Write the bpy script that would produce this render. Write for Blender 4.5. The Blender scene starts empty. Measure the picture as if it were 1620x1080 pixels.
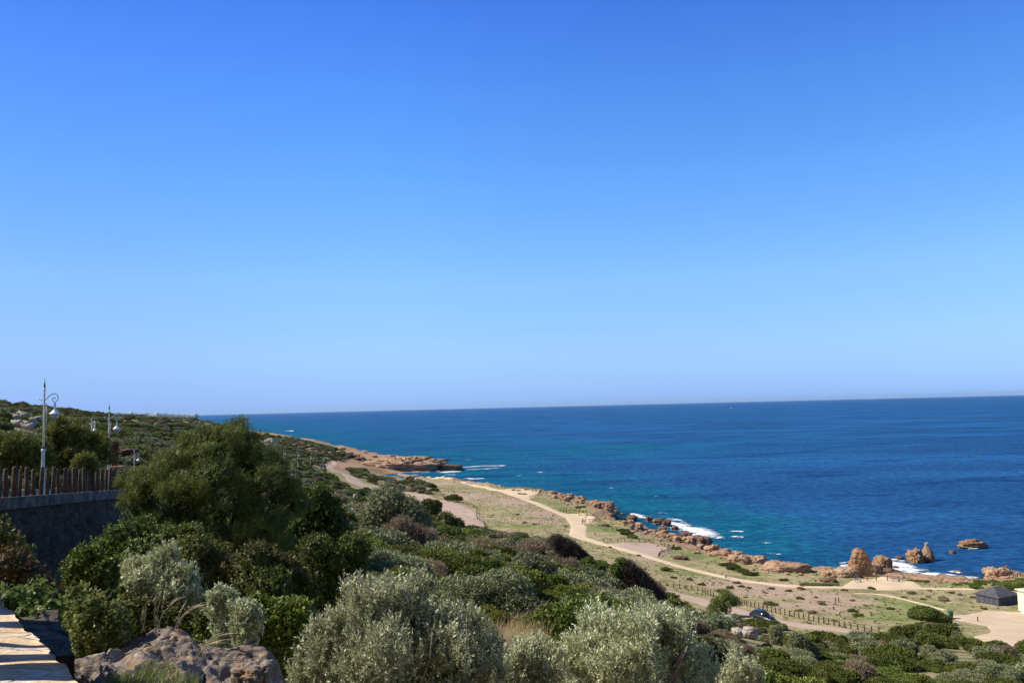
import bpy, bmesh, math, random
import numpy as np
from mathutils import Vector, Matrix

C = bpy.context.scene.collection
R = math.radians
# ------------------------------------------------------------------ camera
F = 1308.0                      # focal length in photo pixels (1620 wide)
CAM = np.array([0.0, 0.0, 45.0])
PITCH, ROLL = R(4.53), R(1.386)
_f = np.array([0, math.cos(PITCH), math.sin(PITCH)])
_U = np.array([0, -math.sin(PITCH), math.cos(PITCH)])
_X = np.array([1.0, 0, 0])
_r = _X * math.cos(ROLL) - _U * math.sin(ROLL)
_u = _X * math.sin(ROLL) + _U * math.cos(ROLL)
cd_ = bpy.data.cameras.new('camera')
cam = bpy.data.objects.new('camera', cd_); C.objects.link(cam)
cd_.sensor_width = 36; cd_.lens = F / 1620 * 36; cd_.clip_start = 0.1; cd_.clip_end = 120000
m = Matrix.Identity(4)
for i in range(3):
    m[i][0] = _r[i]; m[i][1] = _u[i]; m[i][2] = -_f[i]; m[i][3] = CAM[i]
cam.matrix_world = m
bpy.context.scene.camera = cam
# ------------------------------------------------------------------ world, sun, exposure
SUN_EL = R(44); SUN_AZ = R(-87)            # azimuth clockwise from +Y: the sun stands to the left
w = bpy.data.worlds.new('World'); bpy.context.scene.world = w; w.use_nodes = True
nt = w.node_tree; nt.nodes.clear()
sky = nt.nodes.new('ShaderNodeTexSky'); sky.sky_type = 'NISHITA'; sky.sun_disc = False
sky.sun_elevation = SUN_EL; sky.sun_rotation = SUN_AZ
sky.altitude = 0; sky.air_density = 1.0; sky.dust_density = 0.15; sky.ozone_density = 4.0
bg = nt.nodes.new('ShaderNodeBackground'); bg.inputs[1].default_value = 0.0895
wo = nt.nodes.new('ShaderNodeOutputWorld')
# the air of this coast: a cleaner, bluer sky than the default one, by elevation above the horizon
tc = nt.nodes.new('ShaderNodeTexCoord'); sx = nt.nodes.new('ShaderNodeSeparateXYZ'); cr = nt.nodes.new('ShaderNodeValToRGB')
nt.links.new(tc.outputs['Generated'], sx.inputs[0]); nt.links.new(sx.outputs[2], cr.inputs[0])
tints = [(0.0, (.47, .79, 1.85)), (.0105, (.47, .79, 1.85)), (.033, (.58, .85, 1.6)), (.071, (.78, 1.01, 1.46)), (.147, (.956, 1.236, 1.52)), (.257, (.78, 1.295, 1.84)), (.36, (.63, 1.18, 1.96)), (.448, (.49, .98, 1.95)), (.53, (.38, .56, .82)), (1.0, (.30, .36, .45))]
while len(cr.color_ramp.elements) < len(tints): cr.color_ramp.elements.new(.5)
for e_, (p_, c_) in zip(cr.color_ramp.elements, tints): e_.position = p_; e_.color = (c_[0] / 2, c_[1] / 2, c_[2] / 2, 1)
mx = nt.nodes.new('ShaderNodeVectorMath'); mx.operation = 'MULTIPLY'; m2 = nt.nodes.new('ShaderNodeVectorMath'); m2.operation = 'SCALE'; m2.inputs['Scale'].default_value = 2.0
nt.links.new(cr.outputs[0], m2.inputs[0]); nt.links.new(sky.outputs[0], mx.inputs[0]); nt.links.new(m2.outputs[0], mx.inputs[1])
# slightly deeper towards the sun's side, where the photograph's sky is less bright than the model
mr_ = nt.nodes.new('ShaderNodeMapRange'); mr_.interpolation_type = 'SMOOTHSTEP'; nt.links.new(sx.outputs[0], mr_.inputs[0])
mr_.inputs[1].default_value = -.08; mr_.inputs[2].default_value = -.6; mr_.inputs[3].default_value = 0; mr_.inputs[4].default_value = 1
dp = nt.nodes.new('ShaderNodeMix'); dp.data_type = 'RGBA'; dp.inputs[6].default_value = (1, 1, 1, 1); dp.inputs[7].default_value = (.78, .755, .82, 1); nt.links.new(mr_.outputs[0], dp.inputs[0])
m3 = nt.nodes.new('ShaderNodeVectorMath'); m3.operation = 'MULTIPLY'; nt.links.new(mx.outputs[0], m3.inputs[0]); nt.links.new(dp.outputs[2], m3.inputs[1]); mx = m3
nt.links.new(mx.outputs[0], bg.inputs[0]); nt.links.new(bg.outputs[0], wo.inputs[0])
sl = bpy.data.lights.new('sun', 'SUN'); sl.energy = 5.0; sl.angle = R(0.5); sl.color = (1, 0.92, 0.78)
so = bpy.data.objects.new('sun', sl); C.objects.link(so)
sd_ = Vector((math.sin(SUN_AZ) * math.cos(SUN_EL), math.cos(SUN_AZ) * math.cos(SUN_EL), math.sin(SUN_EL)))
so.rotation_euler = sd_.to_track_quat('Z', 'Y').to_euler(); so.location = (-60, 0, 90)
vs = bpy.context.scene.view_settings
vs.view_transform = 'Standard'; vs.look = 'None'; vs.exposure = 0.36; vs.gamma = 1
bpy.context.scene.cycles.transparent_max_bounces = 12
bpy.context.scene.cycles.max_bounces = 6

# ------------------------------------------------------------------ pixel helpers (give world positions)
def ray(px, py):
    d = _f * F + _r * (px - 810) + _u * (540 - py)
    return d / d[1]                          # per metre of Y
def onz(px, py, z):
    d = ray(px, py); t = (z - CAM[2]) / d[2]
    return CAM + d * t
def aty(px, py, Y):
    return CAM + ray(px, py) * Y
def proj(P):
    P = np.atleast_2d(P) - CAM
    k = P @ _f
    k = np.where(np.abs(k) < 1e-6, 1e-6, k)
    return 810 + F * (P @ _r) / k, 540 - F * (P @ _u) / k, k

# ------------------------------------------------------------------ numpy noise
def _hash(ix, iy, iz, s):
    n = (ix * 374761393 + iy * 668265263 + iz * 2147483647 % 1274126177 + s * 974711) & 0xffffffff
    n = ((n ^ (n >> 13)) * 1274126177) & 0xffffffff
    n = (n ^ (n >> 16)) * 2246822519 & 0xffffffff
    return ((n ^ (n >> 13)) & 0xffffff) / float(0xffffff)
def vnoise(P, s=0):
    P = np.asarray(P, float)
    I = np.floor(P).astype(np.int64); f = P - I; f = f * f * (3 - 2 * f)
    x, y, z = I[:, 0], I[:, 1], I[:, 2] * 7919
    r = 0
    for a in (0, 1):
        for b in (0, 1):
            for c in (0, 1):
                wgt = (f[:, 0] if a else 1 - f[:, 0]) * (f[:, 1] if b else 1 - f[:, 1]) * (f[:, 2] if c else 1 - f[:, 2])
                r = r + wgt * _hash(x + a, y + b, z + c * 7919, s)
    return r * 2 - 1
def fbm(P, octv=4, s=0, gain=0.5):
    r = 0; a = 1; tot = 0
    P = np.asarray(P, float)
    for o in range(octv):
        r = r + a * vnoise(P * 2 ** o + o * 17.3, s + o); tot += a; a *= gain
    return r / tot
def n2(x, y, sc, octv=3, s=0):
    x = np.asarray(x, float).ravel(); y = np.asarray(y, float).ravel()
    return fbm(np.stack([x / sc, y / sc, np.zeros_like(x) + s * 3.7], 1), octv, s)

# ------------------------------------------------------------------ mesh + naming helpers
def qmesh(name, V, Q, mats=(), attrs=None, smooth=False, midx=None):
    V = np.asarray(V, dtype=np.float32); Q = np.asarray(Q, dtype=np.int32)
    me = bpy.data.meshes.new(name); k = Q.shape[1]
    me.vertices.add(len(V)); me.vertices.foreach_set('co', V.ravel())
    me.loops.add(Q.size); me.loops.foreach_set('vertex_index', Q.ravel())
    me.polygons.add(len(Q)); me.polygons.foreach_set('loop_start', np.arange(0, Q.size, k, dtype=np.int32))
    me.polygons.foreach_set('loop_total', np.full(len(Q), k, dtype=np.int32))
    if smooth: me.polygons.foreach_set('use_smooth', np.ones(len(Q), dtype=bool))
    for mt in mats: me.materials.append(mt)
    if midx is not None: me.polygons.foreach_set('material_index', np.asarray(midx, dtype=np.int32))
    me.update(calc_edges=True)
    for an, (dom, arr) in (attrs or {}).items():
        a = me.attributes.new(an, 'FLOAT', dom); a.data.foreach_set('value', np.asarray(arr, dtype=np.float32))
    return me
def tag(o, label=None, cat=None, group=None, kind=None):
    if label: o['label'] = label
    if cat: o['category'] = cat
    if group: o['group'] = group
    if kind: o['kind'] = kind
    return o
def link(name, me, loc=(0, 0, 0), parent=None, rotz=0, scale=None):
    o = bpy.data.objects.new(name, me); C.objects.link(o)
    o.location = loc; o.rotation_euler = (0, 0, rotz)
    if scale is not None: o.scale = scale if hasattr(scale, '__len__') else (scale,) * 3
    if parent: o.parent = parent
    return o
def empty(name, loc, rotz=0, scale=1):
    o = bpy.data.objects.new(name, None); C.objects.link(o); o.location = loc
    o.rotation_euler = (0, 0, rotz); o.scale = (scale,) * 3; o.empty_display_size = 0.3
    return o
def dup(root, loc, rotz=0, scale=1):
    r = root.copy(); C.objects.link(r); r.location = loc; r.rotation_euler = (0, 0, rotz); r.scale = (scale,) * 3
    for ch in list(root.children):
        c = ch.copy(); C.objects.link(c); c.parent = r
        for g in list(ch.children):
            d = g.copy(); C.objects.link(d); d.parent = c
    return r
class MB:
    def __init__(s): s.bm = bmesh.new()
    def box(s, c, sz, rz=0, bev=0):
        r = bmesh.ops.create_cube(s.bm, size=1)['verts']
        M = Matrix.Translation(Vector(c)) @ Matrix.Rotation(rz, 4, 'Z') @ Matrix.Diagonal((*sz, 1))
        bmesh.ops.transform(s.bm, matrix=M, verts=r)
        if bev:
            es = list({e for v in r for e in v.link_edges})
            bmesh.ops.bevel(s.bm, geom=es, offset=bev, segments=2, affect='EDGES', profile=0.5)
        return s
    def lathe(s, prof, c=(0, 0, 0), n=14, cap=True):
        rings = []
        for (rr, z) in prof:
            rings.append([s.bm.verts.new((c[0] + rr * math.cos(2 * math.pi * i / n), c[1] + rr * math.sin(2 * math.pi * i / n), c[2] + z)) for i in range(n)])
        for a, b in zip(rings, rings[1:]):
            for i in range(n): s.bm.faces.new((a[i], a[(i + 1) % n], b[(i + 1) % n], b[i]))
        if cap:
            s.bm.faces.new(list(reversed(rings[0]))); s.bm.faces.new(rings[-1])
        return s
    def tube(s, pts, rad, n=8):
        pts = [Vector(p) for p in pts]; rings = []
        if not hasattr(rad, '__len__'): rad = [rad] * len(pts)
        ref = Vector((0.13, 0.97, 0.2))
        for i, p in enumerate(pts):
            t = (pts[min(i + 1, len(pts) - 1)] - pts[max(i - 1, 0)]).normalized()
            a = t.cross(ref)
            if a.length < 1e-3: a = t.cross(Vector((1, 0, 0)))
            a.normalize(); b = t.cross(a)
            rings.append([s.bm.verts.new(p + (a * math.cos(2 * math.pi * k / n) + b * math.sin(2 * math.pi * k / n)) * rad[i]) for k in range(n)])
        for a, b in zip(rings, rings[1:]):
            for i in range(n): s.bm.faces.new((a[i], a[(i + 1) % n], b[(i + 1) % n], b[i]))
        s.bm.faces.new(list(reversed(rings[0]))); s.bm.faces.new(rings[-1])
        return s
    def poly(s, pts):
        s.bm.faces.new([s.bm.verts.new(p) for p in pts]); return s
    def me(s, name, mat, smooth=False):
        bmesh.ops.recalc_face_normals(s.bm, faces=s.bm.faces)
        me = bpy.data.meshes.new(name); s.bm.to_mesh(me); s.bm.free()
        for mm in (mat if isinstance(mat, (list, tuple)) else [mat]): me.materials.append(mm)
        if smooth:
            for p in me.polygons: p.use_smooth = True
        return me

# ------------------------------------------------------------------ materials
def newmat(name):
    mt = bpy.data.materials.new(name); mt.use_nodes = True; n = mt.node_tree; n.nodes.clear()
    out = n.nodes.new('ShaderNodeOutputMaterial'); b = n.nodes.new('ShaderNodeBsdfPrincipled')
    n.links.new(b.outputs[0], out.inputs[0]); return mt, n, b, out
def N(n, t, **kw):
    x = n.nodes.new(t)
    for k, v in kw.items(): setattr(x, k, v)
    return x
def mixc(n, fac, a, b, mode='MIX'):
    x = N(n, 'ShaderNodeMix', data_type='RGBA', blend_type=mode)
    for sock, val in ((x.inputs[0], fac), (x.inputs[6], a), (x.inputs[7], b)):
        if isinstance(val, (int, float)): sock.default_value = val
        elif isinstance(val, tuple): sock.default_value = (*val, 1)
        else: n.links.new(val, sock)
    return x.outputs[2]
def noise(n, coord, scale, detail=4, rough=0.55, vec=None):
    t = N(n, 'ShaderNodeTexNoise'); t.inputs['Scale'].default_value = scale
    t.inputs['Detail'].default_value = detail; t.inputs['Roughness'].default_value = rough
    if vec is not None:
        mp = N(n, 'ShaderNodeMapping'); mp.inputs['Scale'].default_value = vec
        n.links.new(coord, mp.inputs[0]); coord = mp.outputs[0]
    n.links.new(coord, t.inputs['Vector']); return t.outputs[0]
def ramp(n, fac, stops):
    r = N(n, 'ShaderNodeMapRange', interpolation_type='SMOOTHSTEP')
    r.inputs[1].default_value = stops[0]; r.inputs[2].default_value = stops[1]
    n.links.new(fac, r.inputs[0]); return r.outputs[0]
def math_(n, op, a, b):
    x = N(n, 'ShaderNodeMath', operation=op)
    for s, v in zip(x.inputs, (a, b)):
        if isinstance(v, (int, float)): s.default_value = v
        else: n.links.new(v, s)
    return x.outputs[0]
def bump(n, b, h, dist, strength=1.0):
    x = N(n, 'ShaderNodeBump'); x.inputs['Strength'].default_value = strength; x.inputs['Distance'].default_value = dist
    n.links.new(h, x.inputs['Height']); n.links.new(x.outputs[0], b.inputs['Normal'])
def pos(n): return N(n, 'ShaderNodeNewGeometry').outputs['Position']
def objc(n): return N(n, 'ShaderNodeTexCoord').outputs['Object']
def attr(n, a):
    x = N(n, 'ShaderNodeAttribute'); x.attribute_name = a; return x.outputs['Fac']

def plain(name, col, rough=0.7, var=0.15, sc=6, bmp=0.0, spec=0.3, metal=0):
    mt, n, b, o = newmat(name); c = objc(n)
    t = noise(n, c, sc)
    dark = tuple(v * (1 - var * 2) for v in col); lite = tuple(min(1, v * (1 + var)) for v in col)
    n.links.new(mixc(n, ramp(n, t, (0.3, 0.7)), dark, lite), b.inputs['Base Color'])
    b.inputs['Roughness'].default_value = rough; b.inputs['Specular IOR Level'].default_value = spec; b.inputs['Metallic'].default_value = metal
    if bmp: bump(n, b, noise(n, c, sc * 3), bmp)
    return mt
def foliage(name, c1, c2, c3=None, trans=0.22, rough=0.55, hue=0.02, val=0.25, spec=0.25):
    mt, n, b, out = newmat(name)
    col = mixc(n, ramp(n, attr(n, 'rnd'), (0.15, 0.85)), c1, c2)
    oi = N(n, 'ShaderNodeObjectInfo').outputs['Random']
    if c3:
        col = mixc(n, ramp(n, noise(n, pos(n), 0.35, 3), (0.5, 0.72)), col, c3)
    h = N(n, 'ShaderNodeHueSaturation'); n.links.new(col, h.inputs['Color'])
    mr = N(n, 'ShaderNodeMapRange'); n.links.new(oi, mr.inputs[0]); mr.inputs[3].default_value = 0.5 - hue; mr.inputs[4].default_value = 0.5 + hue * 0.7
    n.links.new(mr.outputs[0], h.inputs['Hue'])
    r2 = math_(n, 'FRACT', math_(n, 'MULTIPLY', oi, 13.7), 0)
    mr = N(n, 'ShaderNodeMapRange'); n.links.new(r2, mr.inputs[0]); mr.inputs[3].default_value = 1 - val; mr.inputs[4].default_value = 1 + val
    n.links.new(mr.outputs[0], h.inputs['Value'])
    n.links.new(h.outputs[0], b.inputs['Base Color']); b.inputs['Roughness'].default_value = rough
    b.inputs['Specular IOR Level'].default_value = spec
    tr = N(n, 'ShaderNodeBsdfTranslucent'); n.links.new(h.outputs[0], tr.inputs[0])
    ms = N(n, 'ShaderNodeMixShader'); ms.inputs[0].default_value = trans
    n.links.new(b.outputs[0], ms.inputs[1]); n.links.new(tr.outputs[0], ms.inputs[2]); n.links.new(ms.outputs[0], out.inputs[0])
    return mt
def rockmat(name, c1, c2, c3, lichen=None, sc=1.0, bmp=0.25):
    mt, n, b, out = newmat(name); p = pos(n)
    a = noise(n, p, 0.35 * sc, 5, 0.6); s = noise(n, p, 1.2 * sc, 5, 0.65, vec=(0.5, 0.5, 3.0)); g = noise(n, p, 5 * sc, 4, 0.7)
    col = mixc(n, ramp(n, a, (0.38, 0.62)), c1, c2)
    col = mixc(n, ramp(n, s, (0.5, 0.68)), col, c3)
    col = mixc(n, ramp(n, g, (0.35, 0.75)), col, mixc(n, 0.55, col, (0.9, 0.85, 0.8), 'MULTIPLY'))
    if lichen:
        col = mixc(n, ramp(n, noise(n, p, 2.3 * sc, 5, 0.7), (0.56, 0.64)), col, lichen)
    n.links.new(col, b.inputs['Base Color']); b.inputs['Roughness'].default_value = 0.9; b.inputs['Specular IOR Level'].default_value = 0.15
    h = math_(n, 'ADD', math_(n, 'MULTIPLY', s, 0.8), math_(n, 'ADD', math_(n, 'MULTIPLY', g, 0.25), a))
    bump(n, b, h, bmp); return mt

M_mastic = foliage('mastic_leaves', (0.055, 0.078, 0.014), (0.170, 0.205, 0.040), (0.145, 0.130, 0.045))
M_bright = foliage('bright_leaves', (0.085, 0.12, 0.02), (0.22, 0.26, 0.05))
M_olive = foliage('olive_leaves', (0.24, 0.28, 0.13), (0.72, 0.75, 0.50), trans=0.18, rough=0.5, hue=0.012, val=0.12, spec=0.25)
M_olived = foliage('grey_green_leaves', (0.12, 0.14, 0.06), (0.33, 0.36, 0.20), trans=0.15, val=0.2)
M_heath = foliage('heath_twigs', (0.135, 0.105, 0.060), (0.34, 0.275, 0.17), trans=0.1, val=0.25)
M_rust = foliage('rusty_leaves', (0.045, 0.045, 0.015), (0.15, 0.085, 0.028), trans=0.2)
M_jun = foliage('juniper_needles', (0.065, 0.09, 0.02), (0.27, 0.31, 0.075), (0.19, 0.21, 0.055), trans=0.2, val=0.1)
M_wedge = foliage('bare_windswept_twigs', (0.035, 0.022, 0.017), (0.085, 0.055, 0.042), trans=0.05, val=0.1)
M_straw = foliage('straw', (0.38, 0.28, 0.14), (0.66, 0.50, 0.28), trans=0.3, val=0.15)
M_grass = foliage('grass_blades', (0.08, 0.12, 0.02), (0.24, 0.29, 0.08), trans=0.3, val=0.1)
M_bark = plain('bark', (0.13, 0.10, 0.075), 0.9, 0.3, 12, 0.02)
M_twig = plain('twig_bark', (0.30, 0.24, 0.18), 0.9, 0.2, 12)
M_wood = plain('weathered_wood', (0.11, 0.078, 0.055), 0.85, 0.3, 9, 0.01)
M_woodl = plain('fence_timber', (0.20, 0.125, 0.085), 0.85, 0.25, 5, 0.01)
M_white = plain('white_paint', (0.88, 0.89, 0.88), 0.4, 0.04, 5, spec=0.5)
M_teal = plain('pole_base_shade_blue', (0.62, 0.76, 0.80), 0.45, 0.08, 8, spec=0.5)  # blue of the shade put into the lamp pole base's colour
M_dkmetal = plain('dark_metal', (0.05, 0.05, 0.055), 0.4, 0.2, 8, spec=0.5)
M_rockc = rockmat('coast_rock', (0.37, 0.22, 0.135), (0.48, 0.34, 0.235), (0.16, 0.09, 0.06))
M_rockd = rockmat('wet_rock', (0.13, 0.085, 0.06), (0.22, 0.14, 0.10), (0.07, 0.05, 0.04))
M_rockp = rockmat('ochre_rock', (0.40, 0.21, 0.10), (0.36, 0.25, 0.17), (0.13, 0.075, 0.05), sc=1.5)
M_rockb = rockmat('brown_rock', (0.27, 0.17, 0.115), (0.36, 0.25, 0.18), (0.13, 0.085, 0.06))
M_rockg = rockmat('grey_lichen_rock', (0.25, 0.205, 0.18), (0.19, 0.165, 0.15), (0.34, 0.22, 0.13), (0.40, 0.38, 0.32), sc=5, bmp=0.06)
M_rockw = rockmat('pale_rock', (0.52, 0.47, 0.41), (0.40, 0.36, 0.31), (0.30, 0.24, 0.18), sc=1.2)

# ground: mixed from attributes scrub / rock / bare / lush
M_ground, n, b, out = newmat('ground_cover')
p = pos(n)
nA = noise(n, p, 0.06, 5, 0.6, vec=(1, 1, 0.2)); nB = noise(n, p, 0.35, 5, 0.65); nC = noise(n, p, 1.7, 4, 0.7)
grass = mixc(n, ramp(n, nB, (0.38, 0.62)), (0.235, 0.225, 0.10), (0.42, 0.35, 0.205))
lush = mixc(n, ramp(n, nB, (0.35, 0.65)), (0.15, 0.195, 0.055), (0.29, 0.295, 0.12))
bare = mixc(n, ramp(n, nB, (0.35, 0.65)), (0.47, 0.345, 0.265), (0.38, 0.285, 0.20))
def jit(a, k=0.9):
    return ramp(n, math_(n, 'ADD', attr(n, a), math_(n, 'MULTIPLY', math_(n, 'SUBTRACT', math_(n, 'ADD', math_(n, 'MULTIPLY', nA, 0.5), math_(n, 'MULTIPLY', nB, 0.5)), 0.5), k * 2)), (0.38, 0.62))
g = mixc(n, jit('lush'), grass, lush)
g = mixc(n, jit('bare', 1.1), g, bare)
g = mixc(n, ramp(n, nC, (0.50, 0.66)), g, mixc(n, 0.8, g, (0.50, 0.48, 0.36), 'MULTIPLY'))
scr = mixc(n, ramp(n, nB, (0.4, 0.6)), (0.11, 0.11, 0.045), (0.33, 0.27, 0.155))
g = mixc(n, jit('scrub', 0.35), g, scr)
rk = mixc(n, ramp(n, nB, (0.35, 0.6)), (0.43, 0.27, 0.17), (0.33, 0.215, 0.145))
rk = mixc(n, ramp(n, noise(n, p, 0.9, 5, 0.7, vec=(1, 1, 3)), (0.52, 0.66)), rk, (0.15, 0.095, 0.065))
g = mixc(n, jit('rock', 0.5), g, rk)
n.links.new(g, b.inputs['Base Color']); b.inputs['Roughness'].default_value = 0.95; b.inputs['Specular IOR Level'].default_value = 0.1
bump(n, b, math_(n, 'ADD', nB, math_(n, 'MULTIPLY', nC, 0.35)), 0.35)

def sandmat(name, a, c, d):
    mt, n, b, out = newmat(name); p = pos(n)
    col = mixc(n, ramp(n, noise(n, p, 0.25, 5, 0.6), (0.35, 0.65)), a, c)
    col = mixc(n, ramp(n, noise(n, p, 1.5, 5, 0.7), (0.5, 0.75)), col, d)
    n.links.new(col, b.inputs['Base Color']); b.inputs['Roughness'].default_value = 0.95; b.inputs['Specular IOR Level'].default_value = 0.1
    bump(n, b, noise(n, p, 3, 4, 0.7), 0.05); return mt
M_path = sandmat('sandy_path', (0.70, 0.545, 0.37), (0.62, 0.48, 0.33), (0.54, 0.41, 0.28))
M_road = sandmat('pinkish_track', (0.50, 0.37, 0.30), (0.44, 0.33, 0.265), (0.38, 0.285, 0.23))
M_lot = sandmat('dirt_lot', (0.64, 0.50, 0.35), (0.56, 0.43, 0.305), (0.48, 0.37, 0.26))

# ------------------------------------------------------------------ terrain height function
O = np.array([0.0, -15.0])
ctrl = []
def W(x, y, z): ctrl.append((x, y, z))
def CZ(px, py, z): q = onz(px, py, z); ctrl.append((q[0], q[1], z))
def CD(px, py, Y, dz=0): q = aty(px, py, Y); ctrl.append((q[0], q[1], q[2] + dz))
for a in ((0, 0, 43.0), (-4, 3, 42.3), (4, 0, 42.6), (10, -6, 42), (-12, -6, 43.3), (0, -7, 43.6), (20, 0, 39), (30, 20, 33), (14, -8, 41.5),
          (-2, 8, 41.3), (3, 9.5, 40.8), (-1, 9.5, 41.0), (6, 12, 39.6), (-6, 12, 40.3), (-5, 16, 39.4), (-9, 22, 38.6), (-15, 24, 38.0),
          (-12, 32, 38.0), (-16.5, 42, 37.2), (-4, 26, 37.6), (-22, 20, 42.6), (-26, 34, 41.6), (-30, 50, 40.5),
          (-60, 30, 46), (-60, 60, 45.5), (-120, 60, 52), (60, 20, 26), (90, 40, 16), (130, 70, 8), (130, 30, 10)): W(*a)
for a in ((500, 860, 40, -2), (620, 850, 55, -1.8), (640, 862, 80, -1), (700, 905, 40, -1.5), (720, 860, 110, -1), (740, 848, 160, -1),
          (560, 800, 150, -1.5), (480, 770, 220, -1.5), (900, 974, 30, -.15), (820, 990, 25, -.15), (860, 962, 36, -.3), (900, 925, 60, -1.2), (900, 888, 105, -1), (820, 860, 130, -1),
          (1000, 940, 80, -1.2), (1100, 985, 60, -1), (1020, 1010, 28, -1.4), (1150, 1060, 22, -1), (1200, 1012, 62, -1), (1200, 995, 95, -0.8),
          (1300, 1062, 42, -.8), (1300, 1035, 65, -.8), (1340, 1012, 95, -.8), (1500, 1075, 42, -1), (1500, 1042, 70, -.8), (1450, 1008, 100, -.8),
          (1600, 1062, 55, -1), (1600, 1030, 90, -.6), (1060, 960, 120, -1),
          (0, 690, 110, -1), (0, 636, 300, -1), (60, 645, 360, -1), (100, 652, 420, -1), (150, 658, 600, 0), (60, 690, 90, -2), (150, 700, 100, -2),
          (200, 680, 260, -1), (250, 700, 180, -2), (230, 735, 90, -2), (300, 675, 500, 0), (250, 664, 1200, 0), (180, 662, 1500, 0), (380, 690, 500, 0),
          (300, 662, 3000, 0), (200, 661, 3000, 0), (100, 656, 3000, 0), (0, 655, 3000, 0), (150, 659.5, 6000, 0), (240, 658, 6000, 0), (300, 658.5, 6000, 0), (0, 655, 8000, 0),
          (340, 690, 330, 0), (400, 745, 250, -1),
          (430, 696, 700, 0), (450, 690.5, 740, 0), (500, 697, 720, 0), (560, 712, 690, 0), (620, 724, 660, 0), (690, 739, 625, 0), (470, 730, 520, 0),
          (520, 735, 560, 0), (600, 745, 590, 0), (660, 742, 615, 0)): CD(*a)
for a in ((540, 750, 17), (590, 770, 14), (650, 790, 11.5), (700, 800, 10.5), (740, 834, 10), (760, 805, 9.5), (820, 775, 6.5), (760, 768, 6), (700, 757, 5.5), (660, 765, 8),
          (850, 830, 9), (915, 850, 7.5), (880, 800, 7), (940, 805, 5.5), (980, 850, 6.5), (1000, 880, 8.5), (1100, 895, 7.5), (1050, 930, 10), (1150, 950, 10),
          (1207, 985, 12), (1330, 990, 11), (1400, 1000, 10.5), (1200, 920, 7.5), (1300, 935, 7.5), (1300, 960, 9), (1400, 925, 6.3), (1500, 930, 6), (1500, 975, 8.5),
          (1575, 950, 7), (1560, 1000, 9.5), (1700, 1000, 9), (1700, 930, 6.5), (1620, 905, 5.5), (1900, 900, 5), (1250, 905, 5.5), (1100, 860, 5)): CZ(*a)
ctrl = np.array(ctrl)
def uv(x, y):
    dx = x - O[0]; dy = y - O[1]; r = np.sqrt(dx * dx + dy * dy)
    return np.arctan2(dx, dy) * 2.2, np.log(np.maximum(r, 3))
cu, cv = uv(ctrl[:, 0], ctrl[:, 1])
def tk(r2): return 0.5 * r2 * np.log(r2 + 1e-12)
nC_ = len(ctrl)
A = np.zeros((nC_ + 3, nC_ + 3))
A[:nC_, :nC_] = tk((cu[:, None] - cu) ** 2 + (cv[:, None] - cv) ** 2) + np.eye(nC_) * 0.0015
A[:nC_, nC_] = 1; A[:nC_, nC_ + 1] = cu; A[:nC_, nC_ + 2] = cv; A[nC_:, :nC_] = A[:nC_, nC_:].T
sol = np.linalg.solve(A, np.concatenate([ctrl[:, 2], np.zeros(3)]))
def tps(x, y):
    u, v = uv(x, y); r = np.full(u.shape, sol[nC_]) + sol[nC_ + 1] * u + sol[nC_ + 2] * v
    for i in range(nC_): r = r + sol[i] * tk((u - cu[i]) ** 2 + (v - cv[i]) ** 2)
    return r
# coastline (top edge of the shore) as world points
coast = []
for px, Y in ((-400, 12000), (150, 12000), (312, 6500), (318, 4000), (322, 2500), (335, 1500), (372, 1000), (410, 850)): q = aty(px, 660, Y); coast.append((q[0], q[1]))
for px, Y in ((470, 785), (560, 735), (640, 690), (700, 652), (712, 628), (690, 600), (650, 585), (668, 560)): q = aty(px, 700, Y); coast.append((q[0], q[1]))
for px, py, z in ((690, 750.5, 4), (730, 757, 4), (775, 763, 4), (800, 770, 4), (850, 771, 4), (905, 783, 4), (965, 796, 4), (972, 812, 3), (985, 826, 3), (1030, 843, 2),
                  (1085, 856, 2), (1110, 862, 3), (1150, 872, 4), (1195, 884, 4), (1210, 893, 4), (1275, 898, 4), (1300, 907, 3), (1345, 910, 2), (1400, 919, 2), (1440, 922, 2), (1480, 927, 2),
                  (1540, 926, 2), (1560, 905, 3), (1600, 902, 4), (1640, 897, 5), (1900, 880, 5)):
    q = onz(px, py, z); coast.append((q[0], q[1]))
coast += [(400, 150), (400, -400), (-9000, -400), (-9000, 9000)]
coast = np.array(coast)
def sdist(x, y):
    x = np.asarray(x, float); y = np.asarray(y, float)
    best = np.full(x.shape, 1e18); ins = np.zeros(x.shape, bool)
    for i in range(len(coast)):
        ax, ay = coast[i]; bx, by = coast[(i + 1) % len(coast)]
        dx, dy = bx - ax, by - ay; t = np.clip(((x - ax) * dx + (y - ay) * dy) / (dx * dx + dy * dy), 0, 1)
        best = np.minimum(best, (x - ax - t * dx) ** 2 + (y - ay - t * dy) ** 2)
        c = ((ay > y) != (by > y))
        with np.errstate(divide='ignore', invalid='ignore'):
            xi = (bx - ax) * (y - ay) / (by - ay if by != ay else 1e-9) + ax
        ins ^= c & (x < xi)
    d = np.sqrt(best); return np.where(ins, d, -d)
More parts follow.
